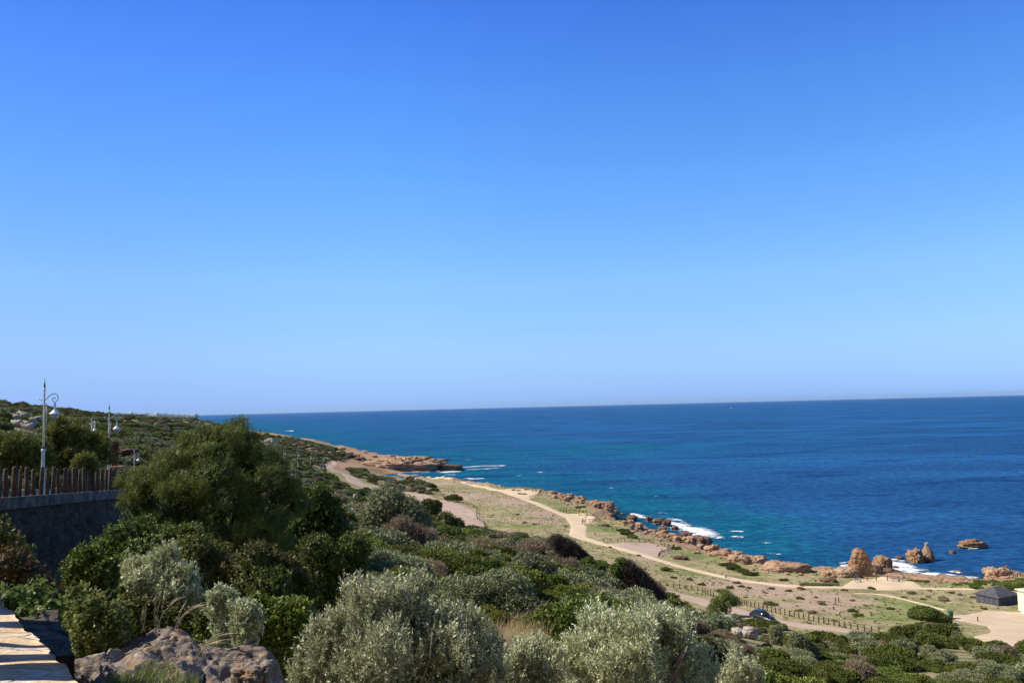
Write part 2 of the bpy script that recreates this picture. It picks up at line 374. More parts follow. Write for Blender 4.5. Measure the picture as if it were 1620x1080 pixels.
# road terrace behind the retaining wall (left)
WL = [(-15.5, 12, 43.2), (-18.6, 30, 42.2), (-20.7, 43, 41.25), (-24, 56, 40.2), (-31, 74, 38.6)]
def smooth(a, b, t): t = np.clip((t - a) / (b - a), 0, 1); return t * t * (3 - 2 * t)
def wallx(y):
    return np.interp(y, [p[1] for p in WL], [p[0] for p in WL]), np.interp(y, [p[1] for p in WL], [p[2] for p in WL])
def H(x, y):
    x = np.atleast_1d(np.asarray(x, float)); y = np.atleast_1d(np.asarray(y, float))
    z = tps(x, y)
    r = np.hypot(x, y)
    wx, wz = wallx(y)
    k = smooth(0.1, 0.45, wx - x) * smooth(8, 12, y) * (1 - smooth(70, 80, y)) * (1 - smooth(9, 16, wx - x))
    z = z * (1 - k) + (wz - 0.25) * k
    kk = smooth(0, 0.3, x - wx) * (1 - smooth(3, 7, x - wx)) * smooth(8, 14, y) * (1 - smooth(60, 75, y))
    z = np.where(kk > 0, np.minimum(z, z * (1 - kk) + (wz - 4.2) * kk), z)
    s = sdist(x, y)
    rg = 1 - smooth(0, 26, s)
    amp = np.clip(r * 0.012, 0.05, 3.0)
    far = smooth(250, 700, r)
    z = z + n2(x, y, 22, 3, 5) * amp * (0.35 + far) * (1 - k)
    rocky = rg * np.clip(r / 200, 0.4, 1.6)
    z = z + (np.abs(n2(x, y, 9, 4, 9)) * 3.2 - 0.8) * rocky * smooth(-2, 8, s) + n2(x, y, 2.6, 3, 12) * 0.55 * rg
    # cliff towards the water
    s2 = s + n2(x, y, 12, 4, 21) * np.clip(3.2 + r * 0.004, 1, 9)
    cl = s2 * 1.15 + 0.3 + n2(x, y, 3.5, 3, 23) * 1.1
    z = np.where(s < 400, np.minimum(z, np.maximum(cl, -3.0)), z)
    return np.where(s < -14, -3.0, z)
def H1(x, y): return float(H([x], [y])[0])
_ts = 3 * (1.012 ** np.arange(0, 640))
def hit(px, py, dmin=3, lift=0.0):
    d = ray(px, py); t = _ts[_ts >= dmin]
    P = CAM[None] + d[None] * t[:, None]
    h = H(P[:, 0], P[:, 1]); below = P[:, 2] < np.maximum(h, 0)
    i = int(np.argmax(below)) if below.any() else len(t) - 1
    a, bb = t[max(i - 1, 0)], t[i]
    for _ in range(12):
        mm_ = (a + bb) / 2; q = CAM + d * mm_
        if q[2] < max(H1(q[0], q[1]), 0): bb = mm_
        else: a = mm_
    q = CAM + d * bb
    return np.array([q[0], q[1], max(H1(q[0], q[1]), 0) + lift])

# ------------------------------------------------------------------ terrain mesh
az = np.radians(np.concatenate([np.linspace(-64, -40, 60, endpoint=False), np.linspace(-40, 42, 560, endpoint=False), np.linspace(42, 70, 50)]))
rr = 7 * (1.0115 ** np.arange(0, 655))
RR, AZ = np.meshgrid(rr, az, indexing='ij')
gx = O[0] + RR * np.sin(AZ); gy = O[1] + RR * np.cos(AZ)
shp = gx.shape; gx = gx.ravel(); gy = gy.ravel()
gz = H(gx, gy)
pxs, pys, kk = proj(np.stack([gx, gy, gz], 1))
def inpoly(x, y, poly):
    ins = np.zeros(np.shape(x), bool)
    for i in range(len(poly)):
        ax, ay = poly[i]; bx, by = poly[(i + 1) % len(poly)]
        c = ((ay > y) != (by > y)); ins ^= c & (x < (bx - ax) * (y - ay) / ((by - ay) or 1e-9) + ax)
    return ins
def wpoly(pts, dmin=100): return [tuple(hit(a, b_, dmin)[:2]) for a, b_ in pts]
# land cover regions, as world polygons
scrub_px = [(-700, 628), (0, 628), (150, 640), (310, 650), (400, 686), (455, 722), (515, 742), (535, 760), (560, 778), (600, 785), (650, 806), (690, 826), (725, 842), (800, 848), (880, 858), (935, 892),
            (1000, 920), (1045, 955), (1105, 985), (1160, 988), (1190, 985), (1290, 1002), (1380, 1010), (1440, 992), (1490, 994), (1520, 1014), (1580, 1022), (1700, 1030), (2600, 1200), (2600, 3000), (-2600, 3000), (-2600, 628)]
scrub2_px = [(395, 684), (470, 694), (540, 712), (560, 722), (500, 735), (455, 720)]
scrub3_px = [(548, 741), (600, 742), (660, 758), (692, 772), (705, 786), (650, 778), (600, 768), (560, 756)]
scrub4_px = [(1180, 992), (1300, 1008), (1410, 1006), (1450, 990), (1500, 992), (1510, 1012), (1560, 1030), (1200, 1060)]
def scrubmask(x, y, z):
    px_, py_, k_ = proj(np.stack([x, y, z], 1))
    m_ = inpoly(px_, py_, scrub_px) | inpoly(px_, py_, scrub2_px) | inpoly(px_, py_, scrub3_px) | inpoly(px_, py_, scrub4_px)
    m_ = np.where(k_ < 2, True, m_)
    m_ = np.where((y > 500) & (x > -9999) & ~(inpoly(px_, py_, scrub2_px) | inpoly(px_, py_, scrub3_px)) & (px_ > 400), False, m_)
    return m_
S_ = sdist(gx, gy)
scrub = scrubmask(gx, gy, gz).astype(float)
rock = 1 - smooth(3, 17, S_)
head = (gy > 500) & (gx > -260) & (S_ > -20) & (S_ < 90)
rock = np.where(head, np.maximum(rock, np.where(scrub > .5, 0.48, 0.62)), rock)
rock = np.where(head & (gx < -150), np.minimum(rock, .5), rock); scrub = np.where(rock > 0.8, 0, scrub)
bare = np.full(gx.shape, 0.28); lush = np.full(gx.shape, 0.3)
def blob(px_, py_, rx, ry, arr, v):
    q = hit(px_, py_, 100); f = np.exp(-(((gx - q[0]) / rx) ** 2 + ((gy - q[1]) / ry) ** 2)); return np.maximum(arr, f * v)
for a in ((740, 785, 14, 20, 1), (800, 795, 12, 25, .9), (860, 812, 9, 14, .9), (850, 825, 14, 5, .9), (1180, 925, 14, 8, 1), (1250, 940, 14, 7, 1), (1320, 950, 9, 6, 1), (1020, 885, 9, 6, .75), (960, 890, 8, 5, .8),
          (1290, 960, 12, 5, .95), (1330, 970, 10, 3, .7), (1420, 940, 9, 2, .6), (700, 765, 16, 30, .7), (1560, 985, 8, 4, .9)): bare = blob(*a[:4], bare, a[4])
for a in ((900, 810, 10, 20, .8), (870, 795, 10, 16, .7), (960, 835, 8, 10, 1), (1120, 880, 12, 10, 1), (1040, 870, 6, 8, .8), (1400, 955, 15, 8, 1), (1400, 975, 12, 5, 1), (1080, 905, 8, 5, .8), (1200, 900, 8, 4, .6),
          (1530, 925, 6, 5, 1), (1600, 925, 8, 5, 1.1), (1300, 925, 10, 3, .7), (820, 832, 14, 5, .8), (640, 770, 14, 30, .8), (1530, 1010, 8, 5, .9)): lush = blob(*a[:4], lush, a[4])
nr, na = shp
idx = np.arange(nr * na).reshape(nr, na)
Q = np.stack([idx[:-1, :-1], idx[:-1, 1:], idx[1:, 1:], idx[1:, :-1]], -1).reshape(-1, 4)
Q = Q[gz[Q].max(1) > -2.9]
V = np.stack([gx, gy, gz], 1)
used = np.unique(Q); remap = np.full(len(V), -1); remap[used] = np.arange(len(used))
me = qmesh('ground', V[used], remap[Q][:, ::-1], [M_ground], {k: ('POINT', a[used]) for k, a in (('scrub', scrub), ('rock', rock), ('bare', bare), ('lush', lush))}, smooth=True)
tag(link('ground', me), kind='structure')

# unseen rising ground behind the viewpoint, added to block low sky light
haz = np.radians(np.linspace(92, 268, 130)); hr = np.linspace(14, 620, 90)
RR, AZ = np.meshgrid(hr, haz, indexing='ij'); hx = (RR * np.sin(AZ)).ravel(); hy = (RR * np.cos(AZ)).ravel() - 8; RR = RR.ravel(); AZ = AZ.ravel()
hgt_ = smooth(0, 1, np.clip((RR - 14) / 420, 0, 1)) * 175 * (smooth(92, 125, np.degrees(AZ)) * .75 + .25) * (1 - .75 * smooth(235, 268, np.degrees(AZ)))
hz_ = 42.6 - 3.0 * (1 - smooth(14, 22, RR)) + hgt_ + n2(hx, hy, 60, 4, 81) * 12 * smooth(20, 120, RR) + n2(hx, hy, 6, 3, 82) * 1.2 * smooth(14, 40, RR)
idx = np.arange(len(hx)).reshape(90, 130); Q = np.stack([idx[:-1, :-1], idx[:-1, 1:], idx[1:, 1:], idx[1:, :-1]], -1).reshape(-1, 4); one = np.ones(len(hx))
tag(link('unseen_hill', qmesh('unseen_hill', np.stack([hx, hy, hz_], 1), Q[:, ::-1], [M_ground], {'scrub': ('POINT', one), 'rock': ('POINT', one * .1), 'bare': ('POINT', one * .2), 'lush': ('POINT', one * .3)}, smooth=True)), kind='structure')
# ------------------------------------------------------------------ sea
M_sea, n, b, out = newmat('sea_water')
p = pos(n); sh = attr(n, 'shore')
big = noise(n, p, 0.006, 4, 0.55, vec=(0.55, 1.5, 1)); mid = noise(n, p, 0.03, 4, 0.6, vec=(0.5, 1.6, 1))
deep = mixc(n, ramp(n, big, (0.42, 0.6)), (0.022, 0.115, 0.300), (0.030, 0.155, 0.390))
turq = mixc(n, ramp(n, mid, (0.4, 0.62)), (0.010, 0.175, 0.285), (0.010, 0.125, 0.260))
col = mixc(n, ramp(n, math_(n, 'ADD', sh, math_(n, 'MULTIPLY', math_(n, 'SUBTRACT', big, 0.5), 1.2)), (0.25, 0.8)), deep, turq)
col = mixc(n, ramp(n, noise(n, p, 0.022, 5, 0.6, vec=(0.6, 1.3, 1)), (0.52, 0.66)), col, mixc(n, 0.7, col, (0.40, 0.45, 0.60), 'MULTIPLY'))
shallow = ramp(n, math_(n, 'ADD', attr(n, 'near'), math_(n, 'MULTIPLY', math_(n, 'SUBTRACT', noise(n, p, 0.12, 4), 0.5), 0.8)), (0.4, 0.9))
col = mixc(n, shallow, col, (0.014, 0.050, 0.085))
wav = noise(n, p, 0.35, 7, 0.68, vec=(0.65, 1.2, 1))
wav2 = noise(n, p, 0.06, 3, 0.55, vec=(0.4, 1.4, 1))
col = mixc(n, ramp(n, wav, (0.42, 0.60)), mixc(n, 1.0, col, (0.46, 0.52, 0.62), 'MULTIPLY'), col)
caps = ramp(n, math_(n, 'ADD', noise(n, p, 0.22, 5, 0.7, vec=(0.35, 1.3, 1)), math_(n, 'MULTIPLY', wav2, 0.2)), (0.885, 0.905))
col = mixc(n, caps, col, (0.4, 0.5, 0.55))
n.links.new(col, b.inputs['Base Color'])
b.inputs['Roughness'].default_value = 0.30; b.inputs['IOR'].default_value = 1.33; b.inputs['Specular IOR Level'].default_value = 0.0
gl = N(n, 'ShaderNodeBsdfGlossy'); gl.inputs['Roughness'].default_value = .25; msx = N(n, 'ShaderNodeMixShader'); msx.inputs[0].default_value = .03; n.links.new(b.outputs[0], msx.inputs[1]); n.links.new(gl.outputs[0], msx.inputs[2]); n.links.new(msx.outputs[0], out.inputs[0])
bump(n, b, math_(n, 'ADD', wav, math_(n, 'MULTIPLY', wav2, 2.5)), 1.6)
saz = np.radians(np.linspace(-75, 80, 260)); sr = 60 * (1.03 ** np.arange(0, 245))
RR, AZ = np.meshgrid(sr, saz, indexing='ij'); x = (RR * np.sin(AZ)).ravel(); y = (RR * np.cos(AZ)).ravel()
s = -sdist(x, y)
shore = np.exp(-np.maximum(s, 0) / 140.0); shore = np.maximum(shore, 0.9 * np.exp(-np.maximum(s, 0) / 500.0) * smooth(400, 900, y))
shore = np.maximum(shore, .35 * np.exp(-np.maximum(s, 0) / 260.0)) * (1 - .75 * smooth(60, 150, x) * (1 - smooth(350, 600, y))); near = np.exp(-np.maximum(s, 0) / 16.0) * (1 - smooth(350, 600, y))
idx = np.arange(len(x)).reshape(RR.shape)
Q = np.stack([idx[:-1, :-1], idx[1:, :-1], idx[1:, 1:], idx[:-1, 1:]], -1).reshape(-1, 4)
tag(link('sea', qmesh('sea', np.stack([x, y, x * 0], 1), Q[:, ::-1], [M_sea], {'shore': ('POINT', shore), 'near': ('POINT', near)}, smooth=True)), kind='structure')

# surf: ragged white foam lying on the water
M_foam, n, b, out = newmat('foam'); p = pos(n)
b.inputs['Base Color'].default_value = (0.80, 0.84, 0.86, 1); b.inputs['Roughness'].default_value = 0.8
e = attr(n, 'edge')
th = math_(n, 'ADD', math_(n, 'MULTIPLY', e, 0.86), math_(n, 'MULTIPLY', math_(n, 'SUBTRACT', math_(n, 'ADD', math_(n, 'MULTIPLY', noise(n, p, 0.22, 5, 0.65, vec=(0.6, 1.2, 1)), 0.5), math_(n, 'MULTIPLY', noise(n, p, 1.3, 6, 0.75, vec=(0.5, 1.8, 1)), 0.5)), 0.5), 6.2))
b.inputs['Alpha'].default_value = 1
n.links.new(ramp(n, th, (0.46, 0.80)), b.inputs['Alpha'])
bump(n, b, noise(n, p, 0.8, 4), 0.4)
FV, FQ, FE = [], [], []
def foam(pts, dens=1.0):
    """pts: (px, py, halfwidth m) along the line of the breaking wave"""
    W_ = []
    for px_, py_, hw in pts: q = onz(px_, py_, 0.06); W_.append((q[0], q[1], hw))
    W_ = np.array(W_); t = np.linspace(0, 1, len(W_)); tt = np.linspace(0, 1, max(12, len(W_) * 8))
    X, Y, HW = (np.interp(tt, t, W_[:, k]) for k in range(3))
    dx = np.gradient(X); dy = np.gradient(Y); L = np.hypot(dx, dy); nx, ny = -dy / L, dx / L
    base = len(FV); K = 7
    for i in range(len(tt)):
        for k in range(K):
            u = k / (K - 1) * 2 - 1
            en = (1 - abs(u) ** 2) * min(1, 3.5 * min(i, len(tt) - 1 - i) / len(tt) * 2)
            FV.append((X[i] + nx[i] * HW[i] * u, Y[i] + ny[i] * HW[i] * u, 0.05 + 0.22 * en * dens)); FE.append(en * 0.95 * min(dens, 1.15))
    for i in range(len(tt) - 1):
        for k in range(K - 1):
            a = base + i * K + k; FQ.append((a, a + 1, a + K + 1, a + K))
foam([(995, 811, 1.5), (1010, 815, 3), (1022, 820, 2)]); foam([(1020, 818, 2.0), (1050, 826, 5), (1085, 835, 8), (1110, 843, 8), (1140, 846, 4)], 1.25)
foam([(1095, 843, 2), (1120, 849, 4), (1150, 850, 2)], 1.1); foam([(1045, 822, 2), (1065, 820, 2.5), (1090, 830, 1.5)], .8)
foam([(1150, 841, 1.6), (1165, 840, 2), (1178, 841, 1.2)], .8); foam([(1155, 848, 2), (1170, 849, 2.6), (1178, 850, 1.5)], .8)
foam([(1203, 857, 1.2), (1212, 858, 2), (1220, 860, 1)], .7); foam([(1210, 875, .8), (1226, 876, 1.2), (1240, 877, .6)], .8); foam([(1145, 868, .6), (1160, 867, 1)], .7)
foam([(1022, 811, 1), (1050, 811, 1.4), (1055, 812, 1)], .7)
foam([(1398, 889, 1.5), (1415, 886, 3), (1436, 888, 2.5)], 1.1); foam([(1402, 895, 2), (1430, 902, 3.2), (1460, 908, 3.2), (1490, 915, 2.5)], 1.2)
foam([(1400, 893, 3), (1440, 901, 5), (1470, 908, 5), (1500, 914, 4)], 1.0); foam([(1405, 888, 2), (1425, 893, 4), (1445, 900, 3)], 1.1); foam([(1500, 912, 3), (1520, 915, 6), (1545, 922, 3)], 1.1); foam([(1380, 893, 2), (1400, 897, 3), (1420, 905, 3)], .9); foam([(1330, 893, 2), (1345, 896, 3), (1355, 898, 2)], .9)
foam([(1492, 915, 2), (1506, 910, 3.4), (1515, 918, 4), (1542, 922, 2)], 1.25); foam([(1500, 905, 1), (1512, 903, 1.6), (1520, 906, 1)], 1)
foam([(1525, 866.5, .8), (1540, 868, 1.3), (1550, 867, .8)], 1); foam([(1545, 857, .8), (1556, 859, .6)], 1); foam([(1325, 891, .8), (1345, 889, 1.5), (1352, 893, .8)], .8)
foam([(700, 748, 6), (712, 746, 9), (731, 746, 5)], 1.3); foam([(701, 751, 2), (722, 750.5, 3)], 1); foam([(728, 739.5, 4), (760, 737, 5), (790, 736.5, 4), (804, 735.5, 3)], 1.15)
foam([(732, 743, 3), (765, 741.5, 4), (793, 740, 3)], .85); foam([(735, 756, 3), (752, 757.5, 4), (768, 756, 2)], 1.2); foam([(737, 727, 3), (745, 727, 3)], 1); foam([(850, 746, 2.5), (858, 747, 2)], 1)
foam([(816, 752.5, 1.5), (826, 752.5, 1.5)], .9); foam([(875, 782, 2), (895, 783.5, 3)], 1); foam([(452, 681.5, 8), (459, 681, 12), (463, 682, 5)], 1.2)
foam([(1107, 873, .8), (1145, 874, 1)], .9); foam([(1036, 785, 1), (1041, 785, 1)], .7); foam([(962, 772, 1.2), (972, 771, 1.2)], .7)
tag(link('surf', qmesh('surf', FV, FQ, [M_foam], {'edge': ('POINT', FE)}, smooth=True)), 'white surf breaking along the rocky shore', 'surf', kind='stuff')

# ------------------------------------------------------------------ paths and tracks draped on the ground
def ribbon(name, pts, mat, hw, lift=0.07, dmin=100, kind='structure', nz=0.25, wpts=None):
    Wp = np.array([hit(a, b_, dmin)[:2] for a, b_ in pts]) if wpts is None else np.array(wpts)
    hw = hw if hasattr(hw, '__len__') else [hw] * len(Wp)
    seg = np.concatenate([[0], np.cumsum(np.hypot(*np.diff(Wp, axis=0).T))]); tt = np.arange(0, seg[-1], 1.0)
    X = np.interp(tt, seg, Wp[:, 0]); Y = np.interp(tt, seg, Wp[:, 1]); HW = np.interp(tt, seg, hw)
    for _ in range(3):
        X[1:-1] = (X[:-2] + X[1:-1] * 2 + X[2:]) / 4; Y[1:-1] = (Y[:-2] + Y[1:-1] * 2 + Y[2:]) / 4
    dx = np.gradient(X); dy = np.gradient(Y); L = np.hypot(dx, dy); nx, ny = -dy / L, dx / L
    K = 9; V = []
    jl = n2(tt, tt * 0, 3.0, 3, 31) * nz * 2; jr = n2(tt, tt * 0 + 9, 3.0, 3, 33) * nz * 2
    for k in range(K):
        u = k / (K - 1) * 2 - 1; h_ = HW + (jl if u > 0 else jr) * abs(u)
        x_ = X + nx * h_ * u; y_ = Y + ny * h_ * u; z_ = H(x_, y_) + lift * (1.0 if abs(u) < .99 else -1.5)
        V.append(np.stack([x_, y_, z_], 1))
    V = np.stack(V, 1).reshape(-1, 3); idx = np.arange(len(V)).reshape(len(tt), K)
    Q = np.stack([idx[:-1, :-1], idx[1:, :-1], idx[1:, 1:], idx[:-1, 1:]], -1).reshape(-1, 4)
    o = link(name, qmesh(name, V, Q, [mat], smooth=True)); return tag(o, kind=kind)
def patch(name, pts, mat, lift=0.09, dmin=100, step=0.8):
    P = np.array([hit(a, b_, dmin)[:2] for a, b_ in pts]); lo = P.min(0) - 1; hi = P.max(0) + 1
    xs = np.arange(lo[0], hi[0], step); ys = np.arange(lo[1], hi[1], step * 1.2)
    X, Y = np.meshgrid(xs, ys, indexing='ij'); sh_ = X.shape; X = X.ravel(); Y = Y.ravel()
    best = np.full(X.shape, 1e9)
    for i in range(len(P)):
        a, b_ = P[i], P[(i + 1) % len(P)]; d = b_ - a; t = np.clip(((X - a[0]) * d[0] + (Y - a[1]) * d[1]) / (d @ d), 0, 1)
        best = np.minimum(best, np.hypot(X - a[0] - t * d[0], Y - a[1] - t * d[1]))
    sd = np.where(inpoly(X, Y, [tuple(q) for q in P]), best, -best) + n2(X, Y, 3, 3, 41) * 0.5
    Z = H(X, Y) + np.clip(sd * 0.25 + .05, -0.3, lift)
    idx = np.arange(len(X)).reshape(sh_); Q = np.stack([idx[:-1, :-1], idx[1:, :-1], idx[1:, 1:], idx[:-1, 1:]], -1).reshape(-1, 4)
    Q = Q[sd[Q].max(1) > -0.9]; us = np.unique(Q); rm = np.full(len(X), -1); rm[us] = np.arange(len(us))
    return tag(link(name, qmesh(name, np.stack([X, Y, Z], 1)[us], rm[Q], [mat], smooth=True)), kind='structure')
ribbon('path', [(668, 753), (700, 757), (740, 766), (780, 774), (810, 782), (835, 791), (870, 805), (905, 820), (915, 832), (914, 848), (935, 855), (980, 867), (1030, 882), (1080, 897), (1130, 909), (1180, 919), (1240, 926), (1310, 929), (1380, 929), (1450, 930), (1540, 931)],
       M_path, [2.2, 2.2, 2.2, 2.2, 2.3, 2.3, 2.2, 2.4, 2.8, 2.8, 2.2, 2, 1.9, 1.8, 1.7, 1.6, 1.7, 1.7, 1.5, 1.3, 1.2])
patch('viewpoint_floor', [(790, 777), (800, 773.5), (830, 773.5), (850, 776), (855, 779), (848, 784), (838, 789), (815, 783)], M_path)
patch('viewpoint_floor', [(890, 811.5), (925, 811.5), (940, 818), (938, 823), (925, 829), (908, 826)], M_path)
patch('viewpoint_floor', [(960, 860.5), (985, 858), (1030, 859), (1060, 867), (1062, 872), (1045, 878), (1040, 884), (1005, 872)], M_road)
patch('viewpoint_floor', [(1335, 929), (1345, 919), (1370, 916), (1420, 917), (1450, 923), (1462, 930), (1400, 933)], M_path)
ribbon('track', [(470, 716), (505, 720), (530, 728), (505, 736), (530, 744), (552, 752), (566, 766), (580, 771), (600, 771), (625, 776), (655, 783), (690, 793), (715, 805), (735, 818), (742, 832)], M_road, [2, 2, 2.2, 2.2, 2.8, 3.2, 4.5, 5.5, 5.5, 6, 7, 8, 8, 7, 5], dmin=150)
ribbon('track', [(1030, 928), (1060, 938), (1110, 950), (1150, 962), (1200, 978), (1260, 988), (1320, 995), (1370, 1002), (1400, 1007)], M_road, [3.2, 3.4, 3.2, 3, 3, 2.8, 2.2, 2, 1.5], dmin=90)
patch('dirt_lot', [(1500, 974), (1530, 972), (1560, 966), (1620, 968), (1720, 975), (1720, 1035), (1620, 1025), (1560, 1014), (1530, 1010), (1570, 1000), (1565, 990), (1520, 982)], M_lot, dmin=90)
ribbon('footpath', [(1350, 938), (1400, 940), (1440, 950), (1470, 958), (1500, 966)], M_path, 0.55)

# ------------------------------------------------------------------ plants
rngm = np.random.default_rng(7)
def unit(v): return v / np.maximum(np.linalg.norm(v, axis=-1, keepdims=True), 1e-9)
def crown_pts(lobes, ns, rng, shell=(0.75, 1.0), low=-0.35):
    lobes = np.array(lobes, float)
    wgt = (lobes[:, 3] * lobes[:, 4] + lobes[:, 3] * lobes[:, 5]); wgt /= wgt.sum()
    k = rng.choice(len(lobes), ns * 2, p=wgt); d = unit(rng.normal(size=(ns * 2, 3)))
    d[:, 2] = np.where(d[:, 2] < low, -d[:, 2], d[:, 2])
    L = lobes[k]; f = rng.uniform(*shell, size=(ns * 2, 1))
    P = L[:, :3] + d * L[:, 3:6] * f
    keep = np.ones(len(P), bool)
    for i in range(len(lobes)):
        q = (P - lobes[i, :3]) / lobes[i, 3:6]; keep &= ~((np.sum(q * q, 1) < 0.45) & (k != i))
    keep &= P[:, 2] > 0.02
    return P[keep][:ns], unit(d / L[:, 3:6] * L[:, 3:6].mean(1, keepdims=True))[keep][:ns]
def shoots(P, Nn, rng, slen, per, lL, lW, up=0.7, spread=0.6, lean=(0, 0, 0), jitter=0.35, fold=0.0):
    n_ = len(P)
    A = unit(Nn * (1 - up) + np.array([0, 0, 1.0]) * up + np.array(lean) + rng.normal(size=(n_, 3)) * jitter)
    sl = slen * rng.uniform(0.6, 1.3, (n_, 1))
    t = (np.arange(per)[None, :, None] + rng.uniform(0, 1, (n_, per, 1))) / per
    Cc = P[:, None] + A[:, None] * (t - 0.6) * sl[:, None]
    rd = unit(rng.normal(size=(n_, per, 3))); rd = unit(rd - A[:, None] * np.sum(rd * A[:, None], 2, keepdims=True))
    D = unit(A[:, None] * (1 - spread) + rd * spread)
    B = unit(np.cross(D, unit(rng.normal(size=(n_, per, 3)) + A[:, None] * 0.5)))
    s = rng.uniform(0.65, 1.25, (n_, per, 1)); L = lL * s; Wd = lW * s
    v0 = Cc; v1 = Cc + D * L * 0.5 + B * Wd * 0.5; v2 = Cc + D * L; v3 = Cc + D * L * 0.5 - B * Wd * 0.5
    V = np.stack([v0, v1, v2, v3], 2).reshape(-1, 3); m_ = n_ * per
    Q = np.arange(m_ * 4).reshape(m_, 4)
    rn = np.clip(np.repeat(rng.uniform(0, 1, n_), per) * 0.5 + rng.uniform(0, 1, m_) * 0.5, 0, 1)
    # stem of each shoot: thin 3-sided
    tw0 = P - A * sl * 0.7; tw1 = P + A * sl * 0.4
    return V, Q, rn, (tw0, tw1)
def twigs(tw, rad):
    a, b_ = tw; ax = unit(b_ - a); p1 = unit(np.cross(ax, np.array([0.3, 0.9, 0.1]))); p2 = np.cross(ax, p1)
    V = []
    for e_, r_ in ((a, rad), (b_, rad * 0.4)):
        for k in range(3):
            th_ = 2 * math.pi * k / 3; V.append(e_ + (p1 * math.cos(th_) + p2 * math.sin(th_)) * r_)
    V = np.stack(V, 1).reshape(-1, 3); n_ = len(a); base = np.arange(n_)[:, None] * 6
    Q = np.concatenate([base + np.array([[k, (k + 1) % 3, 3 + (k + 1) % 3, 3 + k]]) for k in range(3)], 0)
    return V, Q
def ico(sub=2):
    bm = bmesh.new(); bmesh.ops.create_icosphere(bm, subdivisions=sub, radius=1)
    V = np.array([v.co[:] for v in bm.verts]); Fc = np.array([[v.index for v in f.verts] for f in bm.faces]); bm.free(); return V, Fc
IC2, IF2 = ico(3)
def core(lobes, scl, seed):
    V = []; Q = []
    for i, l in enumerate(lobes):
        v = IC2 * (1 + 0.25 * fbm(IC2 * 2.5 + i * 9.1, 3, seed)[:, None]) * np.array(l[3:6]) * scl + np.array(l[:3])
        v[:, 2] = np.maximum(v[:, 2], -0.1)
        Q.append(np.concatenate([IF2, IF2[:, 2:3]], 1) + len(IC2) * i); V.append(v)
    return np.concatenate(V), np.concatenate(Q)
def trimesh_to(V, Fc, name, mats, smooth=True, attrs=None): return qmesh(name, V, Fc, mats, attrs, smooth)
def plant_mesh(name, lobes, mat, seed, ns, slen, per, lL, lW, up=.6, spread=.6, lean=(0, 0, 0), jitter=.35, twig=None, corescl=0.64, shell=(0.75, 1.0), low=-0.35):
    rng = np.random.default_rng(seed)
    P, Nn = crown_pts(lobes, ns, rng, shell, low)
    V, Q, rn, tw = shoots(P, Nn, rng, slen, per, lL, lW, up, spread, lean, jitter)
    mats = [mat]; mi = np.zeros(len(Q), int)
    if corescl:
        cV, cT = core(lobes, corescl, seed)
        # break the core into a few thousand loose facets so that it never reads as a ball
        cQ = cT[:, [0, 1, 2, 2]]
        f = cV[cT[:, :3]]; cen = f.mean(1, keepdims=True); f = cen + (f - cen) * 1.15 + rng.normal(size=(len(f), 3, 3)) * 0.03 * np.array(lobes)[:, 3:6].mean()
        mid_ = (f[:, 1] + f[:, 2]) / 2
        qv = np.stack([f[:, 0], f[:, 1], mid_, f[:, 2]], 1).reshape(-1, 3)
        q2 = np.arange(len(qv)).reshape(-1, 4)
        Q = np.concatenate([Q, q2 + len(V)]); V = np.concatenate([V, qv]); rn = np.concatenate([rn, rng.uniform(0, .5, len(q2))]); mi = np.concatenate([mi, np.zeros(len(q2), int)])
    if twig:
        tV, tQ = twigs(tw, twig); Q = np.concatenate([Q, tQ + len(V)]); V = np.concatenate([V, tV]); rn = np.concatenate([rn, np.zeros(len(tQ))]); mi = np.concatenate([mi, np.ones(len(tQ), int)]); mats.append(M_twig)
    return qmesh(name, V, Q, mats, {'rnd': ('FACE', rn)}, False, mi)
def rand_lobes(rng, n_, R_=1.0, h=0.8, lr=0.45):
    L = []
    for i in range(n_):
        a = rng.uniform(0, 6.28); r_ = math.sqrt(rng.uniform(0, 1)) * (R_ - lr * .6); k = 1 - (r_ / R_) ** 2 * 0.6
        s_ = lr * rng.uniform(0.75, 1.25)
        L.append((r_ * math.cos(a), r_ * math.sin(a), h * k * rng.uniform(0.5, 0.75), s_, s_, s_ * 0.85))
    return L
def trunk_mesh(name, base_r, h, n_, spread, seed, mat=None):
    rg = random.Random(seed); mb = MB()
    for i in range(n_):
        a = rg.uniform(0, 6.28); pts = []; x = y = 0
        for k in range(7):
            t = k / 6; x = math.cos(a) * spread * t ** 1.2 + rg.uniform(-.06, .06) * spread; y = math.sin(a) * spread * t ** 1.2 + rg.uniform(-.06, .06) * spread
            pts.append((x * (k > 0), y * (k > 0), -0.3 + (h + .3) * t))
        mb.tube([(p_[0], p_[1], p_[2] * (.8 if p_[2] > 0 else 1)) for p_ in pts], [base_r * (1 - 0.8 * k / 6) for k in range(7)], 7)
    return mb.me(name, mat or M_bark, True)

